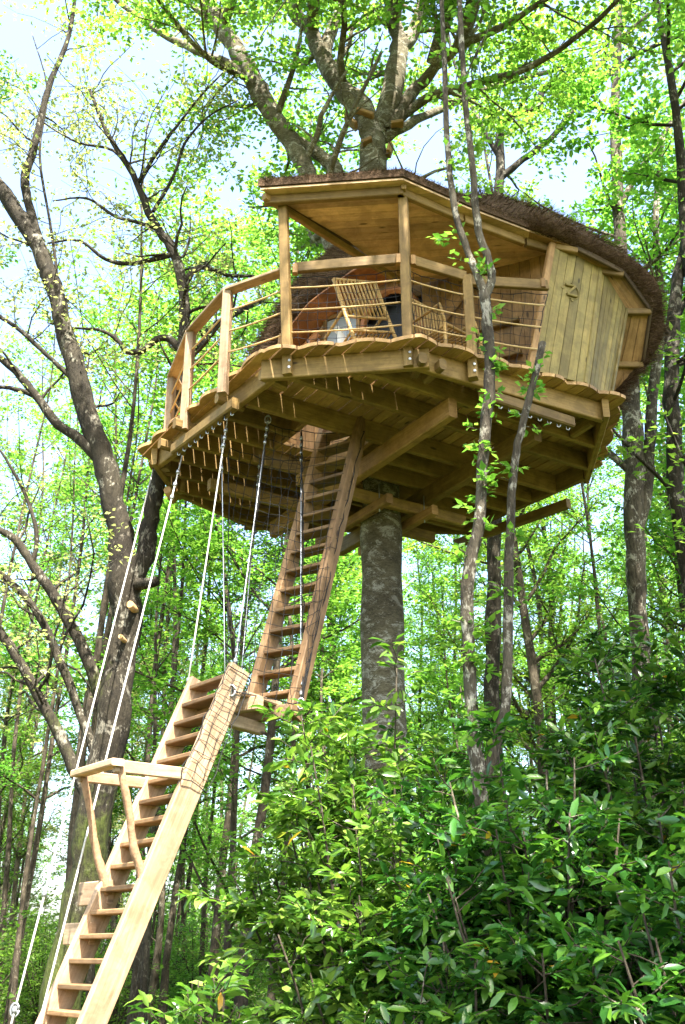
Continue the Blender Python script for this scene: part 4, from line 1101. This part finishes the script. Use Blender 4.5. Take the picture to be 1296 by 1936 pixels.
# ------------------------------------------------------------------ ladders
def ladder(name, bx, by, ang, slope, W, z0, z1, zt0, step, label, sw=.19, st=.06, wm=None):
    u = np.array((math.cos(ang), math.sin(ang))); t = np.array((u[1], -u[0])); e = empty(name, (bx + u[0] * z0 / slope, by + u[1] * z0 / slope, z0), label, "ladder")
    def P(z, s): return np.array((bx + u[0] * z / slope + t[0] * s, by + u[1] * z / slope + t[1] * s, z))
    d = P(1, 0) - P(0, 0); d /= np.linalg.norm(d); nrm = np.cross(d, np.array((*t, 0)))
    for s in (-1, 1): MB().beam(P(z0, s * W / 2), P(z1, s * W / 2), st, sw, up=nrm, ch=.008).build("stringer", wm or W_LADDER, e)
    z = zt0
    while z < z1 - .04:
        c0, c1 = P(z, -W / 2 + st * .42), P(z, W / 2 - st * .42)
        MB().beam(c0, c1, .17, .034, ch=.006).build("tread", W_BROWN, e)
        z += step
    return e, P, t, u, nrm
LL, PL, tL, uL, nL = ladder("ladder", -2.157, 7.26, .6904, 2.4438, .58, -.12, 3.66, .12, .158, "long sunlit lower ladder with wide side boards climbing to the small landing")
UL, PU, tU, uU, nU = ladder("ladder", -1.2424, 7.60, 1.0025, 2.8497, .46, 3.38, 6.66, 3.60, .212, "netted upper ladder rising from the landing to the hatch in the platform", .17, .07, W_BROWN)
# landing between the ladders
def landing():
    e = empty("landing", (-.80, 8.42, 3.40), "small plank landing hung between the two ladders", "landing")
    for k in range(4):
        o = -.30 + k * .155; c = np.array((-.83, 8.40)) + tU * o
        a_ = np.array((*(c - uU * .24), 3.485)); b_ = np.array((*(c + uU * (.30 - .04 * abs(k - 1.5))), 3.485))
        MB().beam(a_, b_, .146, .04, ch=.014).build("board", W_LADDER, e)
    for o in (-.16, .2):
        c = np.array((-.83, 8.40)) + uU * o
        MB().beam((*(c - tU * .36), 3.412), (*(c + tU * .32), 3.412), .07, .11).build("cross_beam", W_LADDER, e)
    c = np.array((-.83, 8.40)); MB().beam((*(c - uU * .22), 3.31), (*(c + uU * .28), 3.31), .08, .10).build("under_beam", W_LADDER, e)
landing()
# hand frame on two crooked branches, and the two stop blocks: parts of the lower ladder
zf = 2.80
aR, aL_ = PL(zf, .29), PL(zf, -.29)
dirF = np.array((*(-uL), 0)); nR_, nL_ = aR + dirF * .66, aL_ + dirF * .64
hf = MB().beam(aR - dirF * .10, nR_, .035, .09).build("hand_rail", W_LADDER, LL)
MB().beam(aL_ - dirF * .06, nL_, .035, .085).build("hand_rail", W_LADDER, LL)
MB().beam(nR_ + np.array((*tL, 0)) * .05 + (0, 0, .02), nL_ - np.array((*tL, 0)) * .05 + (0, 0, .02), .10, .05).build("hand_rail", W_LADDER, LL)
for side, top in ((1, nR_ - dirF * .05), (-1, nL_ - dirF * .03)):
    b_ = PL(1.98, side * .27)
    pts = [top, lerp(top, b_, .3) + (.0, 0, -.01), lerp(top, b_, .6) + (-.018, 0, -.012), lerp(top, b_, .8) + (-.006, 0, .0), b_]
    P_, R_ = smooth_path(pts, [.026, .027, .03, .032, .036], np.random.default_rng(7 + side), 3, .08)
    MB().tube(P_, R_, 8).build("branch_brace", PEEL, LL)
for z, L, h in ((2.0, .46, .17), (1.72, .40, .15)):
    p = PL(z, -.26); MB().beam(p + np.array((*tL, 0)) * .02, p - np.array((*tL, 0)) * L, .045, h).build("stop_block", W_LADDER, LL)
MB().beam(PL(1.02, .315), PL(1.02, .315) + np.array((.30, .05, -.62)), .05, .14, up=(0, 1, 0)).build("prop_board", W_LADDER, LL)

# ------------------------------------------------------------------ ropes and cables
def cable(name, pts, r, label, m=ROPE, clamps=(), group="suspension ropes of the ladders", sag=0.006, shackle=()):
    pts = [np.array(p, float) for p in pts]
    e = empty(name, pts[-1], label, "rope", group)
    Q = []
    for a_, b_ in zip(pts, pts[1:]):
        for k in range(4): f = k / 4; Q.append(lerp(a_, b_, f) - (0, 0, sag * 4 * f * (1 - f)))
    Q.append(pts[-1]); MB().tube(Q, r, 7).build("rope_line", m, e)
    L0, L1 = pts[0], pts[-1]
    for f in clamps:
        p = lerp(L0, L1, f); d = (L1 - L0) / np.linalg.norm(L1 - L0)
        MB().tube([p - d * .02, p + d * .02], r * 2.6, 8).build("clamp", STEEL, e)
    for f in shackle:
        p = lerp(L0, L1, f); MB().tube([p + (.03 * math.cos(k * .628), 0, .045 * math.sin(k * .628)) for k in range(11)], .008, 6).build("shackle", STEEL, e)
    return e
top = lambda px, py, z=6.42: atZ(px, py, z)
cable("rope", [top(290, 888, 6.60), PL(.35, -.34) + (-.06, 0, 0)], .0078, "white rope running from the platform corner past the forked tree to the ladder foot", clamps=(.735, .86), shackle=(.86,))
cable("rope", [top(345, 862, 6.36), PL(.45, .0) + (.0, -.14, .1)], .0078, "white rope falling from the hook rail across the treads of the lower ladder", clamps=(.04, .07, .10))
cable("rope", [top(430, 795, 6.36), PL(3.38, -.33)], .007, "pale cable from the hook rail to the back side of the lower ladder head", clamps=(.04, .07, .10, .9, .95), shackle=(.99,))
cable("rope", [top(508, 785, 6.52), PL(3.42, .335)], .006, "thin steel cable from a joist to the front side of the lower ladder head", STEEL, (.03, .06, .09, .12, .84, .87, .9, .93), shackle=(.985, .02))
cable("rope", [top(570, 812, 6.48), PU(3.46, .29)], .006, "thin steel cable hanging straight to the landing beside the upper ladder", STEEL, (.04, .07, .10, .13, .84, .87, .9, .93, .96), shackle=(.99,))
cable("rope", [top(424, 800, 6.36) + np.array((-.05, .25, 0)), (-1.02, 9.0, 3.44)], .005, "dark thin cable hanging behind the others to the landing", STEEL, (.05, .09, .13), shackle=(.99,))
cable("rope", [top(492, 860, 6.45), (-.93, 9.1, 3.44)], .005, "short-clamped thin cable between the netting and the steel cables", STEEL, (.05, .09, .13, .9))
def ladder_nets():
    a = empty("safety_net", PU(3.6, .3), "black safety net slung over the front of the upper ladder", "net", "black ladder nets")
    net("mesh", PL(3.45, .34), top(508, 800, 6.45), PU(3.5, .30), top(572, 815, 6.45), 5, 26, 11, a, .02, .0030, (.05, -.05, 0))
    net("mesh", PU(3.5, .30), top(572, 815, 6.45), PU(3.62, .27), PU(6.5, .27), 5, 26, 12, a, .02, .0030, (.04, -.1, 0))
    b = empty("safety_net", (-1.0, 9.0, 3.6), "black safety net hanging slack behind the upper ladder", "net", "black ladder nets")
    net("mesh", (-1.02, 9.0, 3.55), top(430, 830, 6.3) + np.array((0, .2, 0)), PU(3.7, -.27), PU(6.3, -.27), 8, 24, 13, b, .06, .0030, (-.15, .15, 0))
    c = empty("safety_net", PL(2.9, 0), "black safety net wrapped round the head of the lower ladder", "net", "black ladder nets")
    net("mesh", PL(2.72, .336) - nL * .12, PL(3.62, .336) - nL * .12, PL(2.72, .336) + nL * .12, PL(3.62, .336) + nL * .12, 3, 12, 14, c, .0, .0026)
    net("mesh", PL(2.72, -.32), PL(3.62, -.34), (-1.35, 8.35, 2.9), (-1.02, 9.0, 3.75), 7, 9, 15, c, .06, .0030)
ladder_nets()

# ------------------------------------------------------------------ wood pile at the edge of the thicket
def logs():
    rng = np.random.default_rng(66); n = 0
    rows = [(0, 4, .0), (1, 3, .155), (2, 2, .31)]
    for row, cnt, dx in rows:
        for k in range(cnt):
            r = .155; x = -1.62 + dx + k * .318 ; y = 13.0; z = gz(-1.2, 13) + r - .03 + row * .268
            lab = ["rough cut log with orange sawn end in the bottom row of the pile", "rough cut log in the middle row of the pile", "sawn log lying on top of the wood pile"][row]
            e = empty("cut_log", (x, y, z), lab, "log", "logs in the wood pile"); L = .9
            P, R = smooth_path([(x, y, z), (x + .01, y + L / 2, z), (x, y + L, z)], [r, r * .97, r], rng, 3, .05)
            tb = Tubes(); tb.add(P, R, 14); link("bark", tb.mesh("bark", (x, y, z)), B_WOOD, e)
            MB().tube([(x, y - .012, z), (x, y + .03, z)], r * .93, 16).build("sawn_end", CUT, e)
logs()
